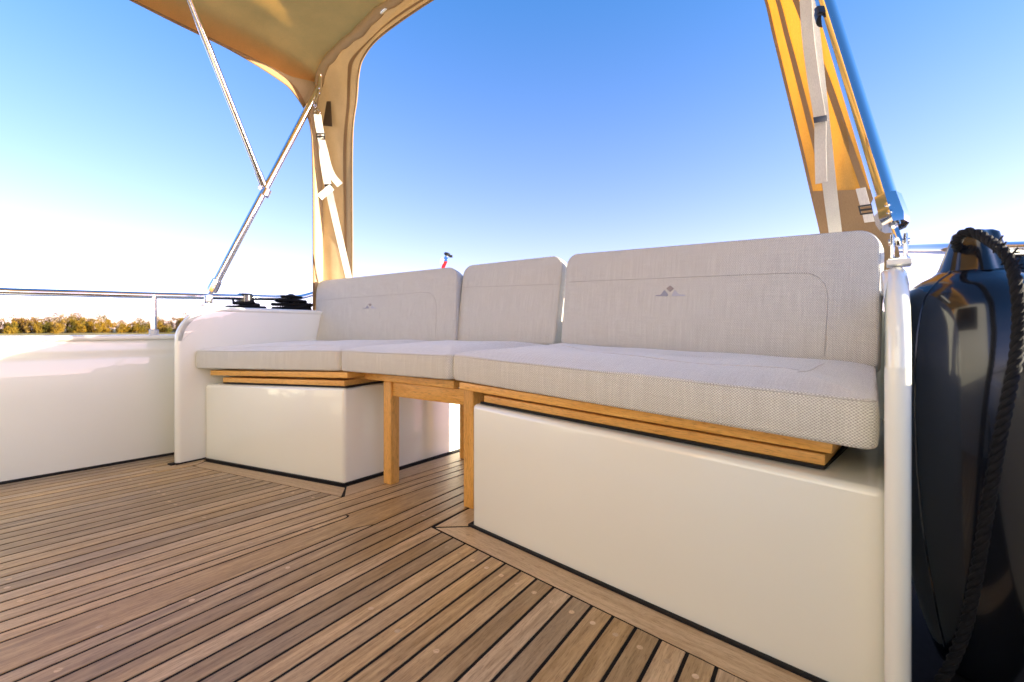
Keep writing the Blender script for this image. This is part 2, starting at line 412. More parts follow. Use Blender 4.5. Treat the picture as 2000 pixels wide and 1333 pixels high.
# one faint bare tree on the bank that shows past the right hand post
def bare_tree():
    d = 120.; base = at(1815, 642, d); base.z = -1.2
    t = thing('bare_tree', base, 'faint bare tree seen in the gap between the white post and black fender', 'tree')
    bm = NB(); rnd = random.Random(5); top = at(1815, 560, d)
    tube(bm, [base, lerp(base, top, .5)+V((.2, 0, 0)), top], .2, 6, radii=[.28, .2, .06]); obj('trunk', bm, BARK, t)
    bm = NB()
    for k in range(26):
        z = rnd.uniform(.45, 1); p = lerp(base, top, z); e = p+V((rnd.uniform(-3, 3), rnd.uniform(-2, 2), rnd.uniform(.3, 2.4)))
        tube(bm, [p, lerp(p, e, .5)+V((0, 0, .3)), e], .05, 4, radii=[.07, .04, .012])
        for _ in range(5):
            q = lerp(p, e, rnd.uniform(.5, 1)); tube(bm, [q, q+V((rnd.uniform(-1, 1), 0, rnd.uniform(-.1, 1)))], .015, 3)
    obj('crown', bm, BARK, t)
bare_tree()

def port(u): return -1.283+.058*(u+.7)                    # inner face of the port bulwark (v as a function of u)
def stbd(u): return 1.56-.05*(u+.7)
USTERN = .80
hullpts = [B(port(-3.6)-.16, -3.6), B(port(USTERN)-.14, USTERN), B(-.9, USTERN+.18), B(0, USTERN+.24), B(.9, USTERN+.18), B(stbd(USTERN)+.14, USTERN), B(stbd(-3.6)+.16, -3.6)]
bm = NB(); prism(bm, hullpts, -1.7, -.03)
tag(obj('hull', bm, GEL, smooth=False), 'white hull of the motor yacht below the deck', kind='structure')

bm = NB(); prism(bm, [B(port(-3.5), -3.5), B(port(USTERN), USTERN), B(0, USTERN+.2), B(stbd(USTERN), USTERN), B(stbd(-3.5), -3.5)], -.03, -.0012)
deck = tag(obj('deck', bm, CAULK, smooth=False), 'laid teak cockpit deck with black caulking between planks', kind='structure')

def inview(p, m=60):
    if p.y < .05: return False
    x, y = proj(p); return -m < x < 2000+m and -m < y < 1333+m
PSHARE = {}
def disc(bm, r, z0, z1, n=10):
    prism(bm, [(math.cos(2*math.pi*k/n)*r, math.sin(2*math.pi*k/n)*r) for k in range(n)], z0, z1)
bm = NB(); disc(bm, .0056, -.002, .0004); _pl = obj('plug', bm, PLUG, smooth=False); PLUGME = _pl.data; bpy.data.objects.remove(_pl)
prnd = random.Random(11)
def plank(poly, ang, m=TEAK, name='plank', z1=0.0, plugs=None):
    """poly: world plan points; object frame has x along the plank"""
    c = sum(poly, V())/len(poly); d = V((math.sin(ang), math.cos(ang), 0)); e = V((-d.y, d.x, 0))
    bm = NB(); prism(bm, [((p-c).dot(d), (p-c).dot(e)) for p in poly], -.012, z1, .0007)
    o = obj(name, bm, m, smooth=False)
    o.location = (c.x, c.y, 0); o.rotation_euler = (0, 0, math.atan2(d.y, d.x)); setparent(o, deck)
    for p in plugs or []:
        if not inview(p): continue
        q = bpy.data.objects.new('plug', PLUGME); COL.objects.link(q); q.parent = o
        q.location = ((p-c).dot(d), (p-c).dot(e), z1); q.rotation_euler = (0, 0, prnd.uniform(0, 3))
    return o
AP, AS = rad(38.4), rad(33.3)
dP, dS = V((math.sin(AP), math.cos(AP), 0)), V((math.sin(AS), math.cos(AS), 0))
eP, eS = V((-math.cos(AP), math.sin(AP), 0)), V((math.cos(AS), -math.sin(AS), 0))   # outwards from the king plank
B1, Bk, A_, C_ = V((-.571, 1.301, 0)), V((-.538, 1.301, 0)), V((-.438, 1.301, 0)), V((-.405, 1.301, 0))
dB, dA = V((math.sin(rad(37.2)), math.cos(rad(37.2)), 0)), V((math.sin(rad(34.28)), math.cos(rad(34.28)), 0))
G = .0033                                                 # half a caulk line
LMa, LMb = fl(379, 910.6), fl(666, 970)                   # outer edge of the margin board in front of the port box
RMa, RMb = fl(845, 1030), fl(1466, 1333)
LSa, LSb = fl(670.5, 970), fl(867, 909)                   # outer edge of its side margin in the slot
RSa, RSb = fl(843.5, 1030), fl(900.5, 1000)
def ext(a, b, s, e): d = (b-a).normalized(); return a-d*s, b+d*e
cam0 = V((0, 0, 0))
def rows_of(base, d, e, k0, k1, pitch):
    for k in range(k0, k1):
        o = base+e*(pitch*k)
        yield k, [o+e*G-d*2.9, o+e*(pitch-G)-d*2.9, o+e*(pitch-G)+d*1.6, o+e*G+d*1.6]
lim_port = (B(port(0), 0)+VV*.012, None)
pb = side(B(port(-2), -2)+VV*.012, B(port(.8), .8)+VV*.012, B(0, 0))
sb = side(B(stbd(-2), -2)-VV*.012, B(stbd(.8), .8)-VV*.012, B(0, 0))
st = side(B(-1, USTERN-.04), B(1, USTERN-.04), B(0, 0))
lf = side(LMa, LMb, cam0); lb = (lf[0], -lf[1]); ls = side(LSa, LSb, QR0)
rf = side(RMa, RMb, cam0); rb = (rf[0], -rf[1]); rs = side(RSa, RSb, QL1)
def shrink(h, g=.0033): return h[0]+h[1]*g, h[1]
PR = [side(fl(345, 909), fl(400, 897), B(-1.4, 0))]
def plugrow(poly, d, end=None):
    """bungs: one near the cut end, then at the deck beams"""
    c = sum(poly, V())/len(poly); e = V((-d.y, d.x, 0)); mid = (max((p-c).dot(e) for p in poly)+min((p-c).dot(e) for p in poly))/2
    t1 = max((p-c).dot(d) for p in poly); t0 = min((p-c).dot(d) for p in poly); out = []
    if end: out.append(c+e*mid+d*(end(c+e*mid)-.045))
    for r in range(-9, 3):
        u = -.02+.40*r
        q = c+e*mid; t = (u-(q-O).dot(UU))/d.dot(UU)+prnd.uniform(-.012, .012)
        if t0+.02 < t < t1-.08 and prnd.random() < .72: out.append(q+d*t)
    return out
def cut_end(hp, d):
    return lambda q, hp=hp, d=d, : None
def put(poly, ang, plane=None):
    if len(poly) < 3: return
    d = V((math.sin(ang), math.cos(ang), 0))
    a = sum(poly[i-1].x*poly[i].y-poly[i].x*poly[i-1].y for i in range(len(poly)))
    if abs(a) < .004 or not any(inview(lerp(poly[i-1], poly[i], t/12), 200) for i in range(len(poly)) for t in range(12)): return
    end = None
    if plane:
        c = sum(poly, V())/len(poly)
        end = lambda q: ((plane[0]-q).dot(plane[1]))/d.dot(plane[1])+(q-c-(q-c)).length
    plank(poly, ang, plugs=plugrow(poly, d, end))
# port planks
for k, q in rows_of(B1, dP, eP, 0, 27, .0463):
    poly = clip(clip(q, *pb), *st); mid = sum(q, V())/4; v = ((LMa+(LMb-LMa)*.5)-mid)
    f = clip(poly, *shrink(lf)); r = clip(clip(poly, *(lb[0], lb[1])), *shrink(ls))
    off = B1+eP*(.0463*(k+.5)); vv = (off+dP*.35-O).dot(VV)
    if vv < -1.03:
        put(poly, AP)
    elif (off-LSa).dot(eP) < -.024:                       # wholly in the slot: runs on under the table
        put(poly, AP)
    else:
        put(f, AP, shrink(lf)); put(r, AP)
# starboard planks
for k, q in rows_of(C_, dS, eS, 0, 31, .0478):
    poly = clip(clip(q, *sb), *st)
    off = C_+eS*(.0478*(k+.5))
    if (off-RSa).dot(eS) < -.024: put(poly, AS)
    else:
        put(clip(poly, *shrink(rf)), AS, shrink(rf)); put(clip(clip(poly, *rb), *shrink(rs)), AS)
# king plank with its two nibbed neighbours
def along(p, d, Yv): return p+d*((Yv-p.y)/d.y)
t1, t2 = 1.398, 1.328
sP, sB, sA, sS = along(B1, dP, -.4), along(Bk, dB, -.4), along(A_, dA, -.4), along(C_, dS, -.4)
eeP, eeS = along(B1, dP, 2.2), along(C_, dS, 2.2)
def nib(pa, da, pb, db, t, L=.034, n=7):
    """curve that carries the inner seam (pa, da) over to the outer one (pb, db), ending at y = t"""
    out = []
    for k in range(n+1):
        a = math.pi/2*k/n; y = t-L+L*math.sin(a); out.append(lerp(along(pa, da, y), along(pb, db, y), 1-math.cos(a)))
    return out
nP, nS = nib(Bk, dB, B1, dP, t1), nib(A_, dA, C_, dS, t2, .05)
def inset(P, e, d, g): return [p+(e*math.cos(math.pi/2*k/(len(P)-1))-d*math.sin(math.pi/2*k/(len(P)-1)))*g for k, p in enumerate(P)]
plank([sP-eP*G, nP[-1]-dP*.006-eP*G]+list(reversed(inset(nP[:-1], eP, dP, G)))+[sB+eP*G], AP, plugs=[along(B1, dP, 1.31)-eP*.017])
plank([sS-eS*G, nS[-1]-dS*.006-eS*G]+list(reversed(inset(nS[:-1], eS, dS, G)))+[sA+eS*G], AS, plugs=[along(C_, dS, .95)-eS*.015])
king = [sB-eP*G]+inset(nP[:-1], eP, dP, -G)+[nP[-1]+dP*.004-eP*G, eeP-eP*G, eeS-eS*G, nS[-1]+dS*.004-eS*G]+list(reversed(inset(nS[:-1], eS, dS, -G)))+[sA-eS*G]
plank(king, TH, plugs=[fl(194, 1225), fl(735, 1013), along(A_, dA, 1.72)-eS*.06])
# margin boards round the boxes
iLa, iLb = fl(400, 901), fl(672, 951.5)
plank([LMa, LMb, fl(673.5, 953), fl(401, 902)], rad(115), MARGIN, 'margin_board')
plank([fl(673.5, 969.5), lerp(LSa, LSb, 1.6), fl(889.5, 884.5)+dP*.2, fl(677, 951)], AP, MARGIN, 'margin_board')
plank([fl(852, 1031.5), fl(1466, 1333), ext(fl(852, 1031.5), fl(1466, 1333), 0, .9)[1], fl(1610, 1336)+V((.66, -.65, 0))*.6, fl(1610, 1336), fl(920, 1029.5)], rad(134.2), MARGIN, 'margin_board', plugs=[fl(914, 1045), fl(1258, 1200)])
plank([fl(850, 1029), fl(901, 1001.5), fl(901, 1001.5)+dS*.5, fl(921, 1026)+dS*.5, fl(921, 1027)], AS, MARGIN, 'margin_board')
plank([fl(283, 916), fl(310, 921.5), fl(384, 908), fl(399, 901), fl(345, 911.5)], rad(62), MARGIN, 'margin_board', z1=.0012)

# ------------------------------------------------------------------ bulwarks
def wallloft(bm, secs):
    """secs: list of closed section loops along the wall"""
    g = [[bm.verts.new(p) for p in s] for s in secs]; n = len(g[0])
    for a, b in zip(g, g[1:]):
        for k in range(n): bm.faces.new((a[k], a[(k+1) % n], b[(k+1) % n], b[k]))
    bm.faces.new(list(reversed(g[0]))); bm.faces.new(g[-1])
def bulwark(name, fn, s, label):
    us = [-3.4, -2.4, -1.6, -1.0, -.6, -.2, .2, .5, USTERN]
    t = thing(name, B(fn(0), 0), label, 'bulwark')
    prof = [(0, -.02), (0, .30), (0, .425), (-.004, .444), (-.016, .452), (-.02, .465), (-.02, .502), (-.14, .502), (-.15, -.02)]
    bm = NB(); wallloft(bm, [[B(fn(u)+s*a, u, z) for a, z in prof] for u in us]); obj('wall', bm, GEL, t, angle=60)
    cap = [(.004+.008*math.cos(a)-.012, .5125+.0105*math.sin(a)) for a in [rad(x) for x in (-90, -50, -10, 30, 60, 90)]]
    cap = [(a+.0, z) for a, z in cap]+[(-.15, .523), (-.166, .518), (-.17, .505), (-.16, .5025)]
    bm = NB(); wallloft(bm, [[B(fn(u)+s*a, u, z) for a, z in cap] for u in us]); obj('cap_rail', bm, GEL, t, angle=60)
    bm = NB(); wallloft(bm, [[B(fn(u)+s*a, u, z) for a, z in ((.010, -.001), (.010, .0035), (.002, .008), (-.004, .008), (-.004, -.001))] for u in us]); obj('base_seal', bm, SEALANT, t)
    return t
bulwark('side_bulwark', port, 1, 'white gelcoat bulwark along the left edge of the deck, under the stanchion')
bulwark('side_bulwark', stbd, -1, 'white bulwark outboard of the black fenders, mostly hidden behind them')

def bounce_cabin():  # cabin wall added out of view as a warm bounce reflector
    U0 = -1.28; t = thing('bounce_cabin', B(0, U0, 0), 'cream cabin wall with a teak door, added out of view to bounce warm sunlight', 'bounce_cabin')
    def pane(name, v0, v1, z0, z1, m, u=U0, th=.05, par=t):
        bm = NB(); boxm(bm, B((v0+v1)/2, u-th/2, (z0+z1)/2), VV, UU, Z, (v1-v0, th, z1-z0), .006); return obj(name, bm, m, par, angle=40)
    pane('wall', -1.17, 1.45, 0, 1.80, GEL)
    d = pane('door', -.35, .35, .06, 1.76, OILED_Z, U0+.02, .03); pane('window', -.22, .22, .95, 1.6, RUBBER, U0+.024, .01, d)
    pane('window', -1.02, -.5, .95, 1.6, RUBBER, U0+.012, .02); pane('window', .5, 1.2, .95, 1.6, RUBBER, U0+.012, .02)
bounce_cabin()

# ------------------------------------------------------------------ bench boxes, coaming, end panels
ZC, ZE = .340, .316                                       # box tops: at the centre, at the ends
def rbox(bm, plan, ztop, bev=.012, z0=-.005):
    """box over a plan quad whose top follows ztop per corner, edges rounded"""
    b2 = bmesh.new(); lo = [b2.verts.new((p.x, p.y, z0)) for p in plan]; hi = [b2.verts.new((p.x, p.y, z)) for p, z in zip(plan, ztop)]
    n = len(plan)
    for i in range(n): b2.faces.new((lo[i], lo[(i+1) % n], hi[(i+1) % n], hi[i]))
    b2.faces.new(hi); b2.faces.new(list(reversed(lo)))
    bmesh.ops.recalc_face_normals(b2, faces=b2.faces)
    es = [e for e in b2.edges if not all(abs(v.co.z-z0) < 1e-6 for v in e.verts)]
    bmesh.ops.bevel(b2, geom=es, offset=bev, segments=4, affect='EDGES', profile=.5)
    vm = {v: bm.verts.new(v.co) for v in b2.verts}
    for f in b2.faces: bm.faces.new([vm[v] for v in f.verts])
    b2.free()
dLs = (fl(889.5, 881.5)-fl(675, 946)).normalized(); dRs = V((math.sin(rad(33.5)), math.cos(rad(33.5)), 0))
pdL = V((math.sin(rad(32)), math.cos(rad(32)), 0)); pdR = V((math.sin(rad(38.2)), math.cos(rad(38.2)), 0))
BoxL = [QL0, QL1, QL1+dLs*COAM, QL0+pdL*COAM]
BoxR = [QR0, QR1, QR1+pdR*COAM, QR0+dRs*COAM]
def seal(bm, pts, w=.011, z=.004):
    for a, b in zip(pts, pts[1:]):
        d = (b-a).normalized(); n = V((d.y, -d.x, 0))
        boxm(bm, lerp(a, b, .5)+V((0, 0, z/2-.001)), d, n, Z, ((b-a).length+w, w, z+.004), .0015)
for nm, P, lab, zt in (('seat_box', BoxL, 'white gelcoat seat box at the far left of the bench', (ZE, ZC, ZC, ZE)),
                       ('seat_box', BoxR, 'large white gelcoat seat box nearest the camera, right of the table legs', (ZC, ZE, ZE, ZC))):
    t = thing(nm, P[0], lab, 'seat box')
    bm = NB(); rbox(bm, P, zt, .013); obj('box_body', bm, GEL, t, angle=50)
    bm = NB()
    out = .0045
    if P is BoxL: seal(bm, [P[0]+nl*out, P[1]+nl*out]); seal(bm, [P[1]+V((dLs.y, -dLs.x, 0))*out, P[2]+V((dLs.y, -dLs.x, 0))*out])
    else: seal(bm, [P[0]+nr*out, P[1]+nr*out]); seal(bm, [P[0]+V((-dRs.y, dRs.x, 0))*out, P[3]+V((-dRs.y, dRs.x, 0))*out])
    obj('base_seal', bm, SEALANT, t)

# coaming that carries the backrests (two lengths with the stern gate between them)
for (a, b, lab) in ((BoxL[3], BoxL[2], 'white coaming behind the left backrest cushion'), (BoxR[3], BoxR[2], 'white coaming behind the right backrest cushion')):
    bm = NB(); d = (b-a).normalized(); n = UU
    rbox(bm, [a+n*.003, b+n*.003, b+n*(.06 if a is BoxL[3] else .11), a+n*(.06 if a is BoxL[3] else .11)], (.60,)*4, .014)  # right length thickened to keep sun off the slot wall
    tag(obj('stern_coaming', bm, GEL, angle=50), lab, 'coaming')

def end_panel(p0, d, L, w, out, label):
    """upright panel with a big rounded front top corner and a bullnose front edge; p0 inner face at the front"""
    t = thing('end_panel', p0, label, 'end panel')
    side_prof = [(0, -.002), (0, .50)]
    for k in range(0, 13):
        a = math.pi/2*k/12; side_prof.append((.17*(1-math.cos(a)), .50+.145*math.sin(a)))
    side_prof += [(L*.6, .645), (L, .645), (L, -.002)]
    # offset rings across the thickness give the bullnose
    def ring(off, inset):
        out_ = []; n = len(side_prof)
        for i in range(n):
            x, z = side_prof[i]
            if z <= 0: xx = x+(inset if x == 0 else 0); out_.append((xx, z)); continue
            a, c = side_prof[i-1], side_prof[(i+1) % n]
            tx, tz = c[0]-a[0], c[1]-a[1]; m = math.hypot(tx, tz); nx, nz = tz/m, -tx/m
            if x >= L: nx, nz = 0, -1
            out_.append((x+nx*inset, z+nz*inset))
        return [p0+d*x+out*off+V((0, 0, z)) for x, z in out_]
    bm = NB(); r = w/2
    rings = [ring(r-r*math.cos(a), r-r*math.sin(a)) for a in [math.pi*k/10 for k in range(11)]]
    g = [[bm.verts.new(p) for p in rr] for rr in rings]; n = len(g[0])
    for a, b in zip(g, g[1:]):
        for k in range(n): bm.faces.new((a[k], a[(k+1) % n], b[(k+1) % n], b[k]))
    bm.faces.new(g[0]); bm.faces.new(list(reversed(g[-1])))
    obj('panel', bm, GEL, t, angle=40)
    path = [(x, z) for x, z in side_prof[2:-1]]; secs = []
    for i, (x, z) in enumerate(path):
        a, c = path[max(i-1, 0)], path[min(i+1, len(path)-1)]; tx, tz = c[0]-a[0], c[1]-a[1]; m = math.hypot(tx, tz); nx, nz = tz/m, -tx/m
        fade = max(0, min(1, (i-5)/8))
        secs.append([p0+d*(x+nx*q)+V((0, 0, z+nz*q))-out*(o_*fade) for q, o_ in ((.004, -.012), (.004, .001), (.007, .0055), (.017, .0055), (.021, .001), (.021, -.012))])
    bm = NB(); wallloft(bm, secs); obj('top_rim', bm, GEL, t, angle=60)
    bm = NB(); seal(bm, [p0+d*.0+out*(w/2)-d*.003, p0+d*.001+out*(w/2)], w*.9); seal(bm, [p0-out*.004, p0+d*.12-out*.004], .010)
    obj('base_seal', bm, SEALANT, t)
    return t
outL = V((-pdL.y, pdL.x, 0)); outR = V((pdR.y, -pdR.x, 0))
PL0 = V((-1.354, 1.913, 0)); PR0 = V((.786*.612, .612, 0))
end_panel(PL0-outL*0, pdL, .86, .036, outL, 'white rounded end panel closing the far left end of the bench')
end_panel(PR0, pdR, 1.0, .0275, outR, 'white rounded end panel edge-on at the right, beside the black fender')

# ------------------------------------------------------------------ wooden seat boards on the boxes
def board(parent, name, a, b, depth, nrm, z0, z1, th, m=OILED):
    """board with front edge a-b; underside z0 at a, z1 at b"""
    d = (b-a); Lh = d.length; d = d.normalized(); c = lerp(a, b, .5)-nrm*(depth/2)
    d3 = (d*Lh+V((0, 0, z1-z0))).normalized(); up = d3.cross(nrm); up = up if up.z > 0 else -up
    bm = NB(); boxm(bm, V((0, 0, 0)), X, Y_, Z, (Lh, depth, th), .0028, 3)
    o = obj(name, bm, m, angle=40); 
    yv = up.cross(d3)
    o.matrix_world = Matrix.Translation(V((c.x, c.y, (z0+z1)/2+th/2))) @ Matrix((d3, yv, up)).transposed().to_4x4()
    mw = o.matrix_world.copy(); o.parent = parent; o.matrix_parent_inverse = Matrix.Translation(parent.location).inverted(); o.matrix_basis = mw
    return o
def onray(px, n, off, base):                              # plan point on image column px at signed distance off in front of face (base, n)
    k = (px-1000)/F; dvec = V((k, 1, 0)); t = (base.dot(n)+off)/dvec.dot(n); return dvec*t
tR = thing('teak_boards', QR0+V((0, 0, .34)), 'two stacked oiled teak boards under the long right seat cushion', 'boards', 'teak boards under the seat cushions')
board(tR, 'upper_board', onray(894.5, nr, .002, QR0), onray(1619, nr, -.02, QR0), .40, nr, .376, .352, .0205)
board(tR, 'lower_board', onray(942, nr, -.018, QR0), onray(1603, nr, -.045, QR0), .36, nr, .3445, .3235, .0205)
bm = NB(); a, b = onray(938, nr, -.012, QR0), onray(1610, nr, -.038, QR0)
boxm(bm, lerp(a, b, .5)-nr*.18+V((0, 0, .3335)), ((b-a)+V((0, 0, -.021))).normalized(), nr, Z, ((b-a).length, .36, .006)); obj('gasket', bm, SEALANT, tR, smooth=False)
tL = thing('teak_boards', QL0+V((0, 0, .34)), 'two stacked oiled teak boards under the far left seat cushion', 'boards', 'teak boards under the seat cushions')
board(tL, 'upper_board', onray(411, nl, .0, QL0), onray(679, nl, .006, QL0), .40, nl, .354, .3755, .0205)
board(tL, 'lower_board', onray(436, nl, -.02, QL0), onray(674, nl, -.006, QL0), .36, nl, .3245, .3445, .0205)
bm = NB(); a, b = onray(436, nl, -.014, QL0), onray(678, nl, -.002, QL0)
boxm(bm, lerp(a, b, .5)-nl*.18+V((0, 0, .3335)), ((b-a)+V((0, 0, .020))).normalized(), nl, Z, ((b-a).length, .36, .006)); obj('gasket', bm, SEALANT, tL, smooth=False)

# ------------------------------------------------------------------ table in the slot, used as the middle seat
tb = thing('folding_table', B(0, .1), 'small oiled teak table standing between the two white seat boxes', 'table')
lA, lB = fl(754, 945.5), fl(905, 990)
ux = (lB-lA).normalized(); uy = V((-ux.y, ux.x, 0));
if uy.dot(UU) < 0: uy = -uy
LW = .040
def leg(c):
    bm = NB(); boxm(bm, V((0, 0, 0)), X, Y_, Z, (LW, LW, .362), .004, 3); o = obj('leg', bm, OILED_Z, angle=40)
    o.location = c+V((0, 0, .181)); o.rotation_euler = (0, 0, math.atan2(ux.y, ux.x)); o.parent = tb; o.matrix_parent_inverse = Matrix.Translation(tb.location).inverted()
ca = lA-ux*LW*.0+uy*LW*.5-ux*.0; 
c1 = lA+uy*LW*.5+ux*(LW*.12); c2 = lB+uy*LW*.5+ux*(LW*.5)
RD = .40
for c in (c1, c2, c1+uy*RD, c2+uy*RD): leg(c)
def tboard(name, a, b, depth, z, th):
    return board(tb, name, a, b, depth, -uy, z, z, th)
tboard('apron', c1-uy*.012+ux*(LW*.5+.001), c2-uy*.012-ux*(LW*.5+.001), .02, .3115, .0495)
tboard('apron', c1+uy*(RD+.012)+ux*(LW*.5+.001), c2+uy*(RD+.012)-ux*(LW*.5+.001), .02, .3115, .0495)
for cc in (c1, c2):
    board(tb, 'side_apron', cc+uy*(LW*.5+.001), cc+uy*(RD-LW*.5-.001), .02, ux if cc is c2 else -ux, .3115, .3115, .0495)
tboard('tabletop', onray(684, nc, .0, lA)-uy*.004, onray(894, nc, .0, lB)-uy*.014, .46, .3635, .024)

# ------------------------------------------------------------------ cushions
class Cushion:
    """rounded slab: local x along, y across the face, z through the thickness"""
    def __init__(s, p00, p10, p01, p11, nrm, T, R, r, dome, D0=.12, Rb=None):
        s.p = (p00, p10, p01, p11); s.n = nrm; s.T = T; s.R = R; s.Rb = Rb or R; s.r = r; s.dome = dome; s.D0 = D0
        s.W = ((p10-p00).length+(p11-p01).length)/2; s.H = ((p01-p00).length+(p11-p10).length)/2
    def domez(s, x, y):
        d = min(x, s.W-x, y, s.H-y)-s.r
        t = max(0, min(1, d/s.D0)); return s.T+s.dome*(1-(1-t)**2)
    def world(s, x, y, z):
        a, b = x/s.W, y/s.H; p = s.p
        return lerp(lerp(p[0], p[1], a), lerp(p[2], p[3], a), b)+s.n*z
    def outline(s, d, n=7, k=10):
        W, H = s.W-2*d, s.H-2*d; out = []
        fr = lambda R: min(max(R-d, min(.004, H/3)), H/2-.001)
        R, Q = fr(s.R), fr(s.Rb)
        cs = [(W-R, H-R, 0, R), (R, H-R, 90, R), (Q, Q, 180, Q), (W-Q, Q, 270, Q)]
        for i, (cx, cy, a0, R) in enumerate(cs):
            arc = [(cx+R*math.cos(rad(a0+90*j/n)), cy+R*math.sin(rad(a0+90*j/n))) for j in range(n+1)]
            out += arc
            nx = cs[(i+1) % 4]; b = (nx[0]+nx[3]*math.cos(rad(a0+90)), nx[1]+nx[3]*math.sin(rad(a0+90))); a = arc[-1]
            out += [(a[0]+(b[0]-a[0])*j/k, a[1]+(b[1]-a[1])*j/k) for j in range(1, k)]
        return [(x+d, y+d) for x, y in out]
    def build(s, name, parent, wr=0.0):
        s.wr = wr; bm = NB(); uvl = bm.loops.layers.uv.new('UVMap'); T, r = s.T, s.r; info = {}
        lay = [(.9*s.r+.06, 0)]+[(.0+r*(1-math.sin(a)), r*(1-math.cos(a))) for a in [math.pi/2*k/4 for k in range(5)]]
        for z in (.33, .66): lay.append((-.0015, r+(T-2*r)*z))
        lay += [(r*(1-math.cos(a)), T-r*(1-math.sin(a))) for a in [math.pi/2*k/5 for k in range(6)]]
        dmax = s.H/2-.004; ds = [r+(dmax-r)*t for t in (.06, .14, .25, .4, .6, .8, 1)]
        rings = []
        for d, z in lay: rings.append([(x, y, z) for x, y in s.outline(d)])
        for d in ds:
            rings.append([(x, y, s.domez(x, y)) for x, y in s.outline(d)])
        g = []
        for ri, rr in enumerate(rings):
            row = []
            for x, y, z in rr:
                w = 0
                if wr and ri > 8: w = s.wrk(x, y)
                v = bm.verts.new(s.world(x, y, z+w)); info[v] = (x, y, z); row.append(v)
            g.append(row)
        n = len(g[0])
        for a, b in zip(g, g[1:]):
            for k in range(n): bm.faces.new((a[k], a[(k+1) % n], b[(k+1) % n], b[k]))
        bm.faces.new(g[-1]); bm.faces.new(list(reversed(g[0])))
        for f in bm.faces:
            I = [info[v] for v in f.verts]
            e1 = V(I[1])-V(I[0]); e2 = V(I[2])-V(I[0]); nn = e1.cross(e2); nn = V((abs(nn.x), abs(nn.y), abs(nn.z)))
            for lp in f.loops:
                x, y, z = info[lp.vert]
                lp[uvl].uv = (x, y) if nn.z >= max(nn.x, nn.y) else ((x, z) if nn.y > nn.x else (y, z))
        return obj(name, bm, FABRIC, parent, angle=0)
    def inv(s, px, py, zo=0.0):
        x, y = s.W/2, s.H/2
        for _ in range(25):
            f = lambda x, y: proj(s.world(x, y, s.domez(min(max(x, 0), s.W), min(max(y, 0), s.H))+zo))
            p = f(x, y); a = f(x+.001, y); b = f(x, y+.001)
            J = ((a[0]-p[0])/.001, (b[0]-p[0])/.001, (a[1]-p[1])/.001, (b[1]-p[1])/.001); e = (px-p[0], py-p[1])
            det = J[0]*J[3]-J[1]*J[2]
            x += max(-.2, min(.2, (e[0]*J[3]-e[1]*J[1])/det)); y += max(-.2, min(.2, (J[0]*e[1]-J[2]*e[0])/det))
        return x, y
    def surf(s, x, y, zo=.0): return s.world(x, y, s.domez(x, y)+zo+s.wrk(x, y))
    def wrk(s, x, y): return s.wr*(math.sin(x*23+y*11)*.5+math.sin(x*9-y*31+2)*.5)
    def seam(s, parent, pix, r=.0010, m=None):
        P = [s.inv(*q) for q in pix]; P = [(min(max(x, s.r*.5), s.W-s.r*.5), min(max(y, s.r*.5), s.H-s.r*.5)) for x, y in P]
        Q = [s.surf(q.x, q.y, .0003) for q in resample(spline([V((x, y, 0)) for x, y in P], 10), .006)]
        bm = NB(); tube(bm, Q, r, 5); obj('stitched_seam', bm, m or SEAM, parent)
    def edge_seam(s, parent, ring_d, z, i0=0.0, i1=1.0, r=.0011):
        o = s.outline(ring_d); n = len(o)
        P = [s.world(x, y, z) for x, y in o[int(i0*n):int(i1*n)+1]]
        if i1-i0 >= 1: P.append(P[0].copy())
        bm = NB(); tube(bm, P, r, 5); obj('edge_seam', bm, SEAM, parent)

def seat(p00, p10, p01, p11, zf0, zf1, zb0, zb1, T, label):
    """front edge p00-p10, back edge p01-p11; z* are the undersides"""
    A = [V((p.x, p.y, z)) for p, z in ((p00, zf0), (p10, zf1), (p01, zb0), (p11, zb1))]
    t = thing('seat_cushion', A[0], label, 'seat cushion', 'seat cushions along the bench')
    c = Cushion(*A, Z, T, .024, .008, .020, .16); c.build('pad', t, .0022)
    c.edge_seam(t, .0012, T-.0045)
    return t, c
TS = .074
sL = seat(fl(379, 896)*1.0 if False else V((-1.322, 1.966, 0)), onray(660.5, nl, -.004, QL0), onray(608, nl, -.50, QL0), onray(880, nl, -.50, QL0), .384, .398, .402, .414, TS, 'far left woven seat cushion, beside the left end panel')
sM = seat(onray(662.5, nc, .0, QL1), onray(877, nc, -.0, QR0), onray(872, nc, -.50, QL1), onray(1092, nc, -.50, QR0), .398, .400, .414, .414, TS, 'short middle woven seat cushion on top of the teak table')
sR = seat(onray(880.5, nr, .002, QR0), onray(1716, nr, .034, QR0), onray(1085, nr, -.50, QR0), V((.845, 1.10, 0)), .400, .376, .414, .388, TS, 'long woven seat cushion nearest the camera on the right')
sL[1].seam(sL[0], [(455, 681), (560, 676), (650, 674)], .0005, SEAM_FAINT)
sR[1].seam(sR[0], [(1096, 676), (1200, 692), (1330, 706), (1480, 716), (1560, 723)], .0006, SEAM_FAINT)
sR[1].seam(sR[0], [(1558, 729), (1585, 722), (1610, 709)], .0006, SEAM_FAINT)

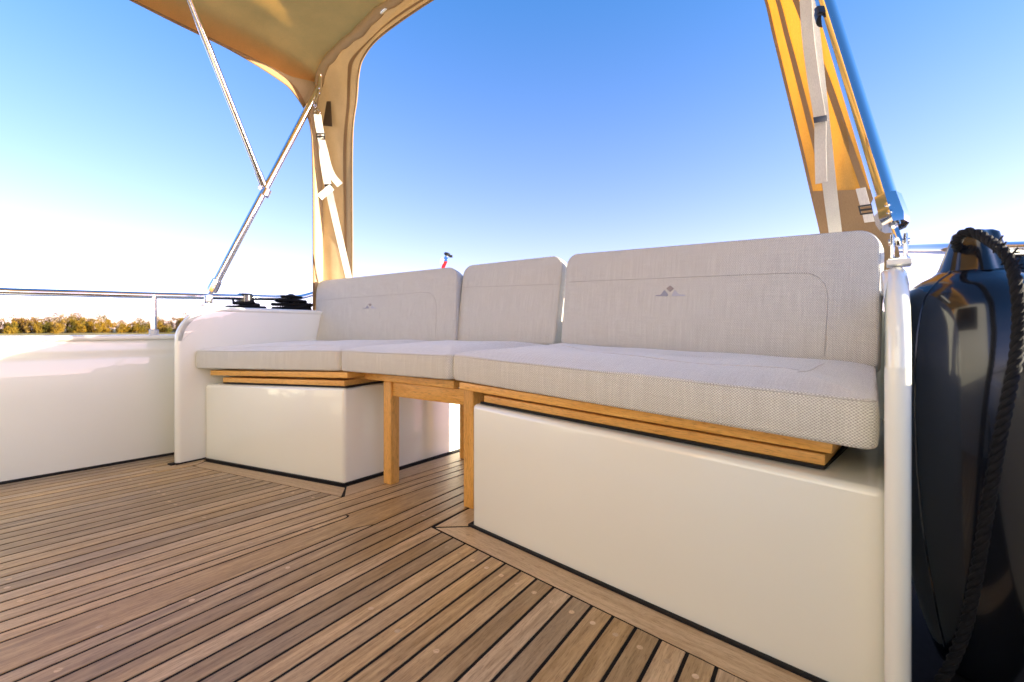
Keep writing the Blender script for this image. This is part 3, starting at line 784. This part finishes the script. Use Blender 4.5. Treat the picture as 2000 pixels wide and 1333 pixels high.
def backrest(b0, b1, t0, t1, zb0, zb1, zt0, zt1, nrm, label, T=.075, R=.05):
    A = [V((b0.x, b0.y, zb0)), V((b1.x, b1.y, zb1))]
    tA = [V((t0.x, t0.y, zt0)), V((t1.x, t1.y, zt1))]
    dn = [(a-b)*.035 for a, b in zip(A, tA)]; A = [a+d for a, d in zip(A, dn)]
    up = (tA[0]-A[0]); d = (A[1]-A[0]); n3 = d.cross(up).normalized(); n3 = n3 if n3.dot(nrm) > 0 else -n3
    t = thing('back_cushion', lerp(A[0], A[1], .5), label, 'back cushion', 'backrest cushions along the bench')
    off = n3*(-T)
    c = Cushion(A[0]+off, A[1]+off, tA[0]+off, tA[1]+off, n3, T, R, .009, .006, .10, .020); c.build('pad', t, .0016)
    c.edge_seam(t, .0012, T-.005)
    return t, c
mL = backrest(onray(614.5, nl, -.53, QL0), onray(889.5, nl, -.53, QL0), onray(617, nl, -.61, QL0), onray(893, nl, -.61, QL0), .481, .502, .807, .838, nl, 'long left backrest cushion with a faint small emblem')
mM = backrest(onray(890.5, nc, -.475, lA), onray(1083, nc, -.475, lA), onray(905, nc, -.555, lA), onray(1100, nc, -.555, lA), .502, .500, .842, .845, nc, 'narrow middle backrest cushion without an emblem')
mR = backrest(onray(1094.5, nr, -.535, QR0), onray(1713, nr, -.535, QR0), onray(1107, nr, -.615, QR0), onray(1722, nr, -.615, QR0), .502, .464, .842, .800, nr, 'largest backrest cushion on the right with grey mountain emblem')
mL[1].seam(mL[0], [(621, 588), (700, 581), (780, 575.5), (826, 571.8), (842, 575), (850, 585), (852, 600), (851.5, 630), (850.5, 658)])
mM[1].seam(mM[0], [(905, 562), (960, 560), (1030, 557.5), (1091, 555.5)])
mR[1].seam(mR[0], [(1112, 551.5), (1200, 547.5), (1330, 542), (1450, 537.5), (1560, 534), (1590, 538), (1608, 552), (1616, 575), (1615, 620), (1612, 665), (1610, 697)])
def emblem(cu, parent, polys):
    for k in range(3):
        pass
    bm = NB()
    for mi, pts in polys:
        vs = []
        for px, py in pts:
            x, y = cu.inv(px, py, .001); vs.append(cu.surf(x, y, .0016))
        lo = [bm.verts.new(v-cu.n*.0024) for v in vs]; hi = [bm.verts.new(v) for v in vs]; n = len(vs)
        f = bm.faces.new(hi); f.material_index = mi
        for i in range(n): q = bm.faces.new((lo[i], lo[(i+1) % n], hi[(i+1) % n], hi[i])); q.material_index = mi
    obj('emblem', bm, [EMB_A, EMB_B, EMB_C], parent, smooth=False)
def emb(sx, sy, ox, oy):
    e = lambda pts: [(ox+(x-1308)*sx, oy+(y-578)*sy) for x, y in pts]
    return [(0, e([(1309, 558), (1316, 563.5), (1308.5, 570.5), (1301, 563.5)])),
            (1, e([(1297.5, 566.5), (1305, 576), (1302, 579), (1280, 579), (1280, 577), (1290, 576.2)])),
            (2, e([(1318, 566.5), (1326, 575.2), (1338, 576.5), (1338, 578.5), (1312, 578.6), (1312.5, 575.5)]))]
emblem(mR[1], mR[0], emb(1, 1, 1308, 578)); emblem(mL[1], mL[0], emb(.46, .5, 722, 602.5))

# ------------------------------------------------------------------ canopy canvas
def BL(pts): return [B(*p) for p in pts]
canopy = thing('canopy', B(0, 0, 1.85), 'tan canvas boat canopy with a large open arched rear window', 'canopy')
edgeL = [at(612, 660, 2.62), at(612, 480, 2.47), at(611, 330, 2.33), at(605, 240, 2.24)]+BL([(-.93, .17, 1.635), (-.93, .08, 1.672), (-.93, -.1, 1.703), (-.93, -.3, 1.713), (-.93, -.6, 1.73), (-.93, -1.2, 1.74), (-.93, -2.2, 1.74)])
foldL = [at(631, 655, 2.70), at(631, 480, 2.56), at(628, 330, 2.42), at(619, 235, 2.32)]+BL([(-.905, .285, 1.72), (-.905, .16, 1.775), (-.915, -.1, 1.795), (-.92, -.3, 1.80), (-.92, -.6, 1.83), (-.92, -1.2, 1.83), (-.92, -2.2, 1.83)])
eL, fL = spline(edgeL, 7), spline(foldL, 7)
bm = NB(); sheet(bm, [[lerp(e, f, t) for e, f in zip(eL, fL)] for t in (0, .33, .66, 1)]); obj('side_valance', bm, LOWTRANS, canopy, angle=0)
bm = NB(); offv = VV*.004+UU*-.001
sheet(bm, [[lerp(e, f, t)+offv for e, f in zip(eL, fL)] for t in (.0, .16)]); obj('edge_hem', bm, HEM, canopy, angle=0)
bm = NB(); tube(bm, [p for p in eL], .004, 6); obj('edge_piping', bm, HEM, canopy)
# aft panel: band between the outer line and the window opening
outer = [at(631, 655, 2.70), at(631, 480, 2.56), at(628, 330, 2.42), at(619, 235, 2.32)]+BL([(-.905, .285, 1.72), (-.85, .25, 1.80), (-.50, .25, 1.846), (-.33, .25, 1.864), (0, .25, 1.885)])
inner = BL([(-1.177, .657, .50), (-1.031, .554, 1.0), (-.785, .38, 1.45), (-.69, .335, 1.60), (-.64, .31, 1.69), (-.58, .29, 1.735), (-.46, .275, 1.768), (-.25, .27, 1.788), (0, .27, 1.80)])
outerR = [at(1766, 540, 1.36), at(1749, 460, 1.34), at(1733, 370, 1.32), at(1711, 280, 1.29), at(1680, 165, 1.25), at(1648, 70, 1.22), at(1614, -20, 1.20)]+BL([(1.02, .31, 1.66), (.95, .26, 1.755), (.85, .25, 1.80), (.50, .25, 1.846), (.33, .25, 1.864), (0, .25, 1.885)])
innerR = [at(1620, 540, 1.42), at(1604, 455, 1.40), at(1585, 375, 1.39), at(1563, 280, 1.38), at(1535, 165, 1.37), at(1512, 70, 1.365), at(1489, -20, 1.36)]+BL([(.90, .43, 1.60), (.81, .34, 1.69), (.68, .30, 1.735), (.45, .275, 1.758), (.25, .27, 1.776), (0, .27, 1.79)])
def band(bm, o, i, ts, off=V()):
    o2, i2 = spline(o, 7), spline(i, 7)
    rows = []
    for t in ts:
        rows.append([lerp(a, b, t)+off*1.0+UU*(.006*math.sin(t*9+k*.35)*math.sin(math.pi*t)) for k, (a, b) in enumerate(zip(o2, i2))])
    sheet(bm, rows)
for o, i, lab in ((outer, inner, None), (outerR, innerR, None)):
    bm = NB(); band(bm, o, i, [k/8 for k in range(9)]); obj('aft_panel', bm, CANVAS if o is outerR else LOWTRANS, canopy, angle=0)
    bm = NB(); tube(bm, spline(i, 7), .0045, 6); obj('window_piping', bm, HEM, canopy)
    toward = -UU*.004
    bm = NB(); band(bm, o, i, (.76, .80, .84), toward); obj('zip_band', bm, HEM, canopy, angle=0)
    if o is outerR:
        bm = NB(); o2, i2 = spline(o, 7), spline(i, 7); sheet(bm, [[lerp(o2[k], i2[k], min(.9, .12+.0085*k+w))+toward for k in range(0, 44)] for w in (0, .05, .10)]); obj('slant_band', bm, HEM, canopy, angle=0)  # darker slanted band across the right strip
        bm = NB(); o2, i2 = spline(o, 7), spline(i, 7); sheet(bm, [[lerp(o2[k], i2[k], t)+toward*1.6 for k in range(0, 15)] for t in (0, .25, .5, .75, 1)]); obj('dark_foot', bm, HEM, canopy, angle=0)  # darker band over the foot of the right strip
    else:
        bm = NB(); o2, i2 = spline(o, 7), spline(i, 7); sheet(bm, [[lerp(o2[k], i2[k], t)+toward*1.6 for k in range(0, 4)] for t in (0, .25, .5, .75, 1)]); obj('dark_foot', bm, HEM, canopy, angle=0)  # short darker band at the foot of the left strip
# roof; its forward stretch, out of view, is added to block overhead sky
def zroof(v, u):
    a = abs(v); pr = [(0, 1.885), (.33, 1.864), (.5, 1.846), (.7, 1.826), (.82, 1.800), (.87, 1.765), (.905, 1.71), (.93, 1.685)]
    for (v0, z0), (v1, z1) in zip(pr, pr[1:]):
        if a <= v1: z = z0+(z1-z0)*(a-v0)/(v1-v0); break
    else: z = 1.70
    t = (.25-u)/.85; z += .035*min(t, 1)
    fr = t % 1.0; z -= .025*math.sin(math.pi*fr)*(1-(a/.95)**2)
    z -= (.010*math.sin(7*u+9*v)+.006*math.sin(17*u-6*v)+.004*math.sin(25*v+11*u))*(1-(a/.95)**4)
    return z
bm = NB(); vs = [-.92+1.84*k/44 for k in range(45)]; us = [.25-2.5*k/40 for k in range(41)]
sheet(bm, [[B(v, u+(.035*(abs(v)/.92)**6 if u > .2 else 0), zroof(v, u)) for v in vs] for u in us]); obj('roof_panel', bm, ROOFC, canopy, angle=0)
rb_ = [B(v, .245+.035*(abs(v)/.92)**6, zroof(v, .25)-.017+.001*math.sin(v*60)) for v in [-.9+1.8*k/60 for k in range(61)]]
bm = NB(); tube(bm, rb_, .019, 10, radii=[.0195+.0025*math.sin(k*1.7)+.0015*math.sin(k*.6) for k in range(61)]); obj('bow_sleeve', bm, LOWTRANS, canopy, angle=0)
bm = NB(); tube(bm, [B(v, -.60, zroof(v, -.60)-.016) for v in [-.9+1.8*k/40 for k in range(41)]], .019, 10); obj('bow_sleeve', bm, LOWTRANS, canopy, angle=0)
# small mesh vent low on the left side of the rear corner
ov, iv = spline(outer, 7), spline(inner, 7)
vp = [at(649, 203, 2.275), at(657, 203, 2.255), at(660, 252, 2.27), at(641, 250, 2.30)]
bm = NB(); g = [bm.verts.new(p-UU*.03) for p in vp]; bm.faces.new(g); obj('mesh_vent', bm, MESHV, canopy, smooth=False)
# hold-down tabs with buckles at the feet of the aft panel
def buckle(parent, c, ax, up, w, h):
    n = ax.cross(up); bm = NB()
    for s in (-1, 1):
        boxm(bm, c+ax*(s*w*.5), ax, n, up, (.004, .006, h), .001); boxm(bm, c+up*(s*h*.5), ax, n, up, (w+.004, .006, .004), .001)
    boxm(bm, c, ax, n, up, (w, .005, .005), .001)
    return obj('buckle', bm, BLACKPL, parent)
def tab(c, ax, up, w, L):
    bm = NB(); n = ax.cross(up)
    boxm(bm, c+up*(L*.35), ax, n, up, (w, .003, L*.7), .0006); boxm(bm, c-up*(L*.45), ax, n, up, (w, .003, L*.3), .0006)
    o = obj('hold_down_tab', bm, WEB, canopy, smooth=False)
    buckle(o, c-up*(L*.12)-n*0, ax, up, w*1.25, L*.3); return o
pt = at(651, 527, 2.63); tab(pt-UU*.012, VV, Z, .022, .085)
pt = at(1690, 405, 1.30); tab(pt-UU*.01, (V((.75, -.66, 0))), (Z*.97+VV*-.2).normalized(), .022, .075)

# ------------------------------------------------------------------ canopy frame tubes
frame = thing('bimini_tubes', B(-1.07, -.128, .645), 'polished stainless tubes, braces and hinges that hold up the canvas canopy', 'canopy tubes')
def hinge(base, top, tang, side_):
    """deck pad, fork, eye and sleeve under a strut"""
    d = (top-base).normalized()
    bm = NB(); boxm(bm, base+V((0, 0, .003)), tang, side_, Z, (.048, .030, .008), .002); obj('deck_pad', bm, WHITEPL, frame)
    bm = NB()
    for s in (-1, 1):
        boxm(bm, base+V((0, 0, .0255))+side_*(s*.0078), tang, side_, Z, (.026, .0055, .044), .0024)
    boxm(bm, base+V((0, 0, .0085)), tang, side_, Z, (.036, .026, .004), .0012)
    tube(bm, [base+V((0, 0, .036))-side_*.0128, base+V((0, 0, .036))+side_*.0128], .0048, 10)
    obj('fork', bm, CHROME, frame, angle=40)
    a = base+V((0, 0, .036))
    bm = NB(); boxm(bm, a+d*.012, tang, side_, d, (.017, .0095, .040), .003); obj('eye', bm, CHROME, frame, angle=40)
    e1 = d; e2 = side_-d*side_.dot(d); e2.normalize(); e3 = e1.cross(e2)
    bm = NB(); lathe(bm, a+d*.026, d, [(0, .010), (.002, .0185), (.014, .0215), (.056, .0195), (.058, .0165)], 8); sv = obj('sleeve', bm, CHROME, frame, angle=25)
    for k in (.030, .044):
        tocam = (V((0, 0, EYE))-(a+d*k)); tocam -= d*tocam.dot(d); tocam.normalize()
        bm = NB(); lathe(bm, a+d*(.024+k-.01)+tocam*.0188, tocam, [(-.002, .0042), (.0018, .0042), (.0024, .0032)], 12); obj('screw', bm, CHROME, sv)
    return a+d*.07
bL, tLp = V((-1.296, 2.022, .646)), V((-.905, 2.216, 1.675))
s0 = hinge(bL, tLp, pdL, outL)
bm = NB(); tube(bm, [s0, lerp(s0, tLp, .5), tLp], .0150, 20); obj('strut', bm, CHROME, frame)
bR = V((.594, .727, .647)); tRp = bR+UU*.40-VV*.20+V((0, 0, 1.05))
s1 = hinge(bR, tRp, pdR, outR)
bm = NB(); tube(bm, [s1, lerp(s1, tRp, .5), tRp], .0156, 24); obj('strut', bm, CHROME, frame)
# bows
def bow(u, lo, hi_, r=.0110):
    pts = [lo]+[B(v, u-.005+.035*(abs(v)/.92)**6, zroof(v, u)-.017) for v in (-.84, -.6, -.3, 0, .3, .6, .84)]+[hi_]
    bm = NB(); tube(bm, spline(pts, 8), r, 12); obj('bow', bm, CHROME, frame)
bow(.25, tLp-V((0, 0, .03)), tRp-V((0, 0, .03)))
# forward braces with their clamps
def clamp(p, d, e):
    bm = NB(); lathe(bm, p-d*.018, d, [(0, .0165), (.002, .0195), (.034, .0195), (.036, .0165)], 14)
    boxm(bm, p+e*.026, e, d, e.cross(d), (.026, .026, .010), .003); tube(bm, [p+e*.030-e.cross(d)*.010, p+e*.030+e.cross(d)*.010], .006, 10)
    obj('clamp', bm, CHROME, frame, angle=40)
kL = lerp(bL, tLp, .497); bt = at(366, -10, 1.74); e = (bt-kL).normalized()
clamp(kL, (tLp-bL).normalized(), (e+V((-.6, 0, 0))).normalized())
kb = at(512, 356, kL.y-.012)
bm = NB(); end2 = bt+(bt-kb)*.35; tube(bm, [kb, lerp(kb, bt, .5), bt, end2], .0125, 18); obj('brace', bm, CHROME, frame)
bm = NB(); tube(bm, [kb-(bt-kb).normalized()*.012, kb+(bt-kb).normalized()*.045], .0155, 16); obj('brace_end', bm, CHROME, frame, angle=40)
kR = at(1622, 6, (lerp(bR, tRp, .46)).y); kR = lerp(bR, tRp, .508)
clampd = (tRp-bR).normalized()
bm = NB(); lathe(bm, kR-clampd*.012, clampd, [(0, .0162), (.001, .0195), (.023, .0195), (.024, .0162)], 18)
boxm(bm, kR+V((-.016, -.012, 0)), X, Y_, clampd, (.024, .012, .02), .003); obj('strut_band', bm, BLACKPL, frame, angle=40)

# ------------------------------------------------------------------ tension straps
sp = thing('tension_strap', at(616, 225, 2.19), 'white webbing strap hooked at the left rear canopy corner', 'strap', 'white canopy tension straps')
fc = (V((0, 0, EYE))-at(640, 350, 2.2)).normalized()
hk = at(617, 197, 2.19)
bm = NB(); tube(bm, [at(623, 176, 2.20), at(618, 190, 2.19), at(614, 202, 2.18)], .006, 8); torus(bm, at(616, 207, 2.18), X, .012, .003, 16, 6); torus(bm, at(620, 219, 2.18), Y_, .012, .003, 16, 6); obj('snap_hook', bm, CHROME, sp)
P0 = [at(620, 224, 2.18), at(623, 245, 2.18), at(627, 268, 2.18), at(633, 320, 2.19), at(641, 365, 2.20), at(652, 415, 2.34), at(668, 485, 2.44), at(683, 550, 2.55), at(692, 590, 2.62)]
bm = NB(); ribbon(bm, spline(P0, 5), .032, fc); obj('webbing', bm, WEB, sp, smooth=False)
P1 = [at(627, 270, 2.172), at(635, 300, 2.165), at(641, 325, 2.15), at(650, 345, 2.15), at(664, 362, 2.16)]
bm = NB(); ribbon(bm, spline(P1, 5), .030, fc); obj('loose_end', bm, WEB, sp, smooth=False)
P2 = [at(648, 366, 2.19), at(638, 374, 2.18), at(624, 386, 2.17)]
bm = NB(); ribbon(bm, spline(P2, 5), .030, fc); obj('loose_end', bm, WEB, sp, smooth=False)
buckle(sp, at(626.5, 267, 2.172), V((1, .1, 0)).normalized(), Z, .034, .026)
bm = NB(); boxm(bm, at(641, 362, 2.192), V((1, 0, 0)), fc, V((-.1, 0, 1)).normalized(), (.034, .008, .010), .001); obj('keeper', bm, BLACKPL, sp)

sp = thing('tension_strap', at(1600, 300, 1.14), 'white webbing strap in front of the glowing right canvas strip', 'strap', 'white canopy tension straps')
fc = (V((0, 0, EYE))-at(1600, 230, 1.1)).normalized()
P0 = [at(1566, -60, 1.08), at(1578, 0, 1.10), at(1588, 80, 1.115), at(1597, 160, 1.13), at(1605, 232, 1.17), at(1613, 300, 1.22), at(1622, 380, 1.28), at(1631, 450, 1.345), at(1640, 520, 1.42)]
bm = NB(); ribbon(bm, spline(P0, 5), .031, fc); obj('webbing', bm, WEB, sp, smooth=False)
P1 = [at(1572, -40, 1.07), at(1577, 60, 1.10), at(1588, 150, 1.115), at(1601, 232, 1.125), at(1602, 290, 1.14), at(1604, 358, 1.14)]
bm = NB(); ribbon(bm, spline(P1, 5), .024, (fc+V((-.25, 0, 0))).normalized()); obj('loose_end', bm, WEB, sp, smooth=False)
bm = NB(); boxm(bm, at(1602.5, 233, 1.115), V((1, 0, .18)).normalized(), fc, V((-.18, 0, 1)).normalized(), (.033, .010, .014), .0015); obj('keeper', bm, BLACKPL, sp)

# ------------------------------------------------------------------ guard rails
rail = thing('guard_rail', B(port(-.3)-.07, -.3, .523), 'polished steel guard rail on the left bulwark and round the stern', 'guard rail')
rp = [at(-420, 553, 1.42), at(-150, 562, 1.62), at(0, 569.5, 1.74), at(150, 573.5, 1.885), at(300, 577.5, 2.075), at(450, 580.5, 2.29), at(560, 582.5, 2.52), at(590, 580, 2.66), at(620, 573, 2.80), at(680, 566, 2.86), at(800, 580, 2.72)]
bm = NB(); tube(bm, spline(rp, 6), .0138, 16); obj('rail_tube', bm, CHROME, rail)
def stanchion(px, yt, yb, Yv, r=.0118):
    a, b = at(px, yb, Yv), at(px, yt, Yv)
    bm = NB(); tube(bm, [a, b], r, 16); tube(bm, [b-V((0, 0, .006)), b+V((0, 0, .004))], r+.002, 16); obj('stanchion', bm, CHROME, rail, angle=40)
    bm = NB(); lathe(bm, a, Z, [(-.012, r+.006), (.012, r+.006), (.014, r+.003)], 16); obj('stanchion_socket', bm, GREYPL, rail, angle=40)
stanchion(300.5, 578, 650, 2.075)
stanchion(-420, 554, 668, 1.42)
rail = thing('guard_rail', at(1865, 640, 1.0), 'polished steel guard rail behind the black fenders at the right', 'guard rail')
rp = [at(1690, 489, 1.95), at(1767, 487, 1.58), at(1865, 486.5, 1.12), at(2150, 486, .70), at(2700, 484, .42)]
bm = NB(); tube(bm, spline(rp, 6), .0138, 16); obj('rail_tube', bm, CHROME, rail)
stanchion(2300, 486, 700, .60)

# ------------------------------------------------------------------ bollards wound with black line, on the left bulwark
def bollard(px, Yv, top, kind, label):
    c = at(px, 650, Yv); c.z = .523
    t = thing('mooring_bollard', c, label, 'bollard', 'bollards wound with black line')
    h = at(px, top, Yv).z-.523
    if kind == 0:
        bm = NB(); lathe(bm, c, Z, [(0, .05), (.012, .05), (.018, .034), (h*.75, .030), (h*.8, .040), (h*.95, .040), (h, .030)], 20); obj('post', bm, RUBBER, t)
        bm = NB(); torus(bm, c+V((-.045, 0, h*.84)), Y_, .016, .006, 14, 6); obj('side_lug', bm, BLACKPL, t)
    else:
        bm = NB(); lathe(bm, c, Z, [(0, .05), (.012, .05), (.018, .032), (h*.72, .03)], 20)
        torus(bm, c+V((0, 0, h*.78)), V((.25, 1, 0)), .032, .015, 22, 8); obj('ring_post', bm, BLACKPL, t)
    rnd = random.Random(px); P = []
    turns = 11 if kind else 9; R0 = .100 if kind else .115; zt = h*.86 if kind else h*.74
    for k in range(turns*18+1):
        a = 2*math.pi*k/18; f = k/(turns*18); rr = lerp(R0, .062 if kind else .040, f**3.5)+.006*math.sin(a*1.31+f*9); z = .010+f*zt+.006*math.sin(a*.87)
        P.append(c+V((math.cos(a)*rr, math.sin(a)*rr, z)))
    bm = NB(); rope3(bm, resample(P, .006), .0085, .03, 6)
    if kind == 0:
        Q = spline([c+V((-.06, -.03, .05)), c+V((-.085, -.04, .10)), c+V((-.055, -.045, .125)), c+V((.02, -.05, .10)), c+V((.09, -.05, .03)), c+V((.13, -.05, .008))], 10)
    else:
        Q = spline([c+V((.05, -.05, h*.66)), c+V((.085, -.03, h*.70)), c+V((.11, .0, h*.72)), c+V((.06, .05, h*.6))], 10)
    rope3(bm, resample(Q, .006), .0085, .03, 6); obj('wound_line', bm, BLACKROPE, t)
bollard(479, 2.36, 574, 0, 'black bollard with shiny post, the left of two wound with line')
bollard(568, 2.55, 574, 1, 'black bollard topped by a ring, the right of two, next to the canvas')

# ------------------------------------------------------------------ flag staff over the stern
fs = thing('flag_staff', at(858, 560, 2.75), 'short ensign staff tip with a red, white and blue flag behind the backrest', 'flag staff')
ap, bp = at(845, 590, 2.7), at(873, 499, 2.7)
bm = NB(); tube(bm, [ap, bp], .0085, 10); obj('pole', bm, FLAGWHITE, fs)
bm = NB(); lathe(bm, bp, (bp-ap).normalized(), [(-.004, .009), (0, .018), (.006, .020), (.013, .016), (.016, .004)], 14); boxm(bm, bp+V((.022, 0, -.006)), X, Y_, Z, (.02, .012, .014), .003); obj('finial', bm, BLACKPL, fs)
d = (bp-ap).normalized(); s_ = d.cross(Y_).normalized()
for nm, m, a, b, w in (('blue_stripe', FLAGBLUE, .865, .97, -.004), ('white_stripe', FLAGWHITE, .80, .92, .012), ('red_stripe', FLAGRED, .62, .875, -.006)):
    bm = NB(); ribbon(bm, [lerp(ap, bp, a)+s_*w+V((0, -.012, 0)), lerp(ap, bp, (a+b)/2)+s_*(w+.004)+V((0, -.013, 0)), lerp(ap, bp, b)+s_*w+V((0, -.012, 0))], .020, V((0, -1, .1)), .002); obj(nm, bm, m, fs)

# ------------------------------------------------------------------ fenders and their rope
def fender(c, sc, label, eye_off):
    t = thing('boat_fender', c, label, 'fender', 'black fenders stowed beside the bench')
    pr = [(-.0, .012), (.003, .03), (.02, .045), (.05, .056), (.088, .067), (.176, .086), (.249, .099), (.33, .108), (.422, .112), (.50, .111), (.5435, .107), (.575, .101), (.598, .093), (.614, .080), (.626, .066), (.634, .052), (.640, .046)]
    bm = NB(); lathe(bm, c, Z, [(h*sc, r*sc) for h, r in pr], 48); obj('body', bm, RUBBER, t, angle=0)
    bm = NB(); n = 40; rings = []
    for h, r, fl_ in ((.638, .0465, 1), (.646, .043, .95), (.668, .037, .8), (.690, .031, .6), (.700, .029, .5), (.704, .022, .5)):
        rings.append([bm.verts.new(c+V((math.cos(a)*r*sc, math.sin(a)*r*sc*lerp(.75, 1, fl_)*(1+.10*math.cos(6*a)), h*sc))) for a in [2*math.pi*k/n for k in range(n)]])
    for a, b in zip(rings, rings[1:]):
        for k in range(n): bm.faces.new((a[k], a[(k+1) % n], b[(k+1) % n], b[k]))
    bm.faces.new(rings[-1]); nk = obj('neck', bm, RUBBER, t, angle=60)
    bm = NB(); torus(bm, c+V((0, 0, .685*sc)), X*.6+Y_*.5, .014*sc, .006, 16, 8); obj('rope_eye', bm, RUBBER, nk)
    tc = (V((0, 0, 0))-c); tc.z = 0; tc.normalize(); q = V((-tc.y, tc.x, 0)); q = q if q.x < 0 else -q
    dd = (tc+q*.75).normalized()
    bm = NB(); tube(bm, [c+V((0, 0, h*sc))+dd*(r*sc+.0002) for h, r in pr[3:]], .0016, 5); obj('mould_seam', bm, RUBBER, t)
    return t
fender(V((.735, .752, 0)), 1.0, 'big glossy black fender close behind the right end panel', 0)
fender(V((1.045, .985, .03)), .98, 'second black fender, its neck showing behind the nearer one', 0)
rope = thing('fender_rope', at(1960, 500, .66), 'thick black twisted rope hanging down over the nearer fender', 'rope')
rpts = [at(1880, 500, .76), at(1868, 474, .735), at(1884, 455, .715), at(1908, 457, .70), at(1934, 472, .675), at(1958, 490, .645), at(1976, 520, .63), at(1987, 570, .615), at(1990, 630, .61), at(1984, 700, .605), at(1968, 780, .60), at(1950, 870, .60), at(1934, 960, .605), at(1918, 1060, .61), at(1902, 1150, .62), at(1884, 1230, .63), at(1856, 1300, .64), at(1828, 1345, .65), at(1800, 1385, .66)]
bm = NB(); rope3(bm, resample(spline(rpts, 10), .003), .0070, .036, 9); obj('laid_line', bm, BLACKROPE, rope)
bm = NB(); whp = resample(spline([at(1942, 478, .647), at(1962, 494, .640), at(1976, 518, .628)], 10), .003); rnd = random.Random(2)
for k in range(26):
    p = rnd.choice(whp); n = V((rnd.uniform(-1, 1), rnd.uniform(-1, .2), rnd.uniform(-1, 1))).normalized(); tube(bm, [p+n*.007, p+n*rnd.uniform(.0095, .0125)+V((rnd.uniform(-.004, .004), 0, rnd.uniform(-.004, .004)))], .0012, 4)
obj('frayed_splice', bm, BLACKROPE, rope)
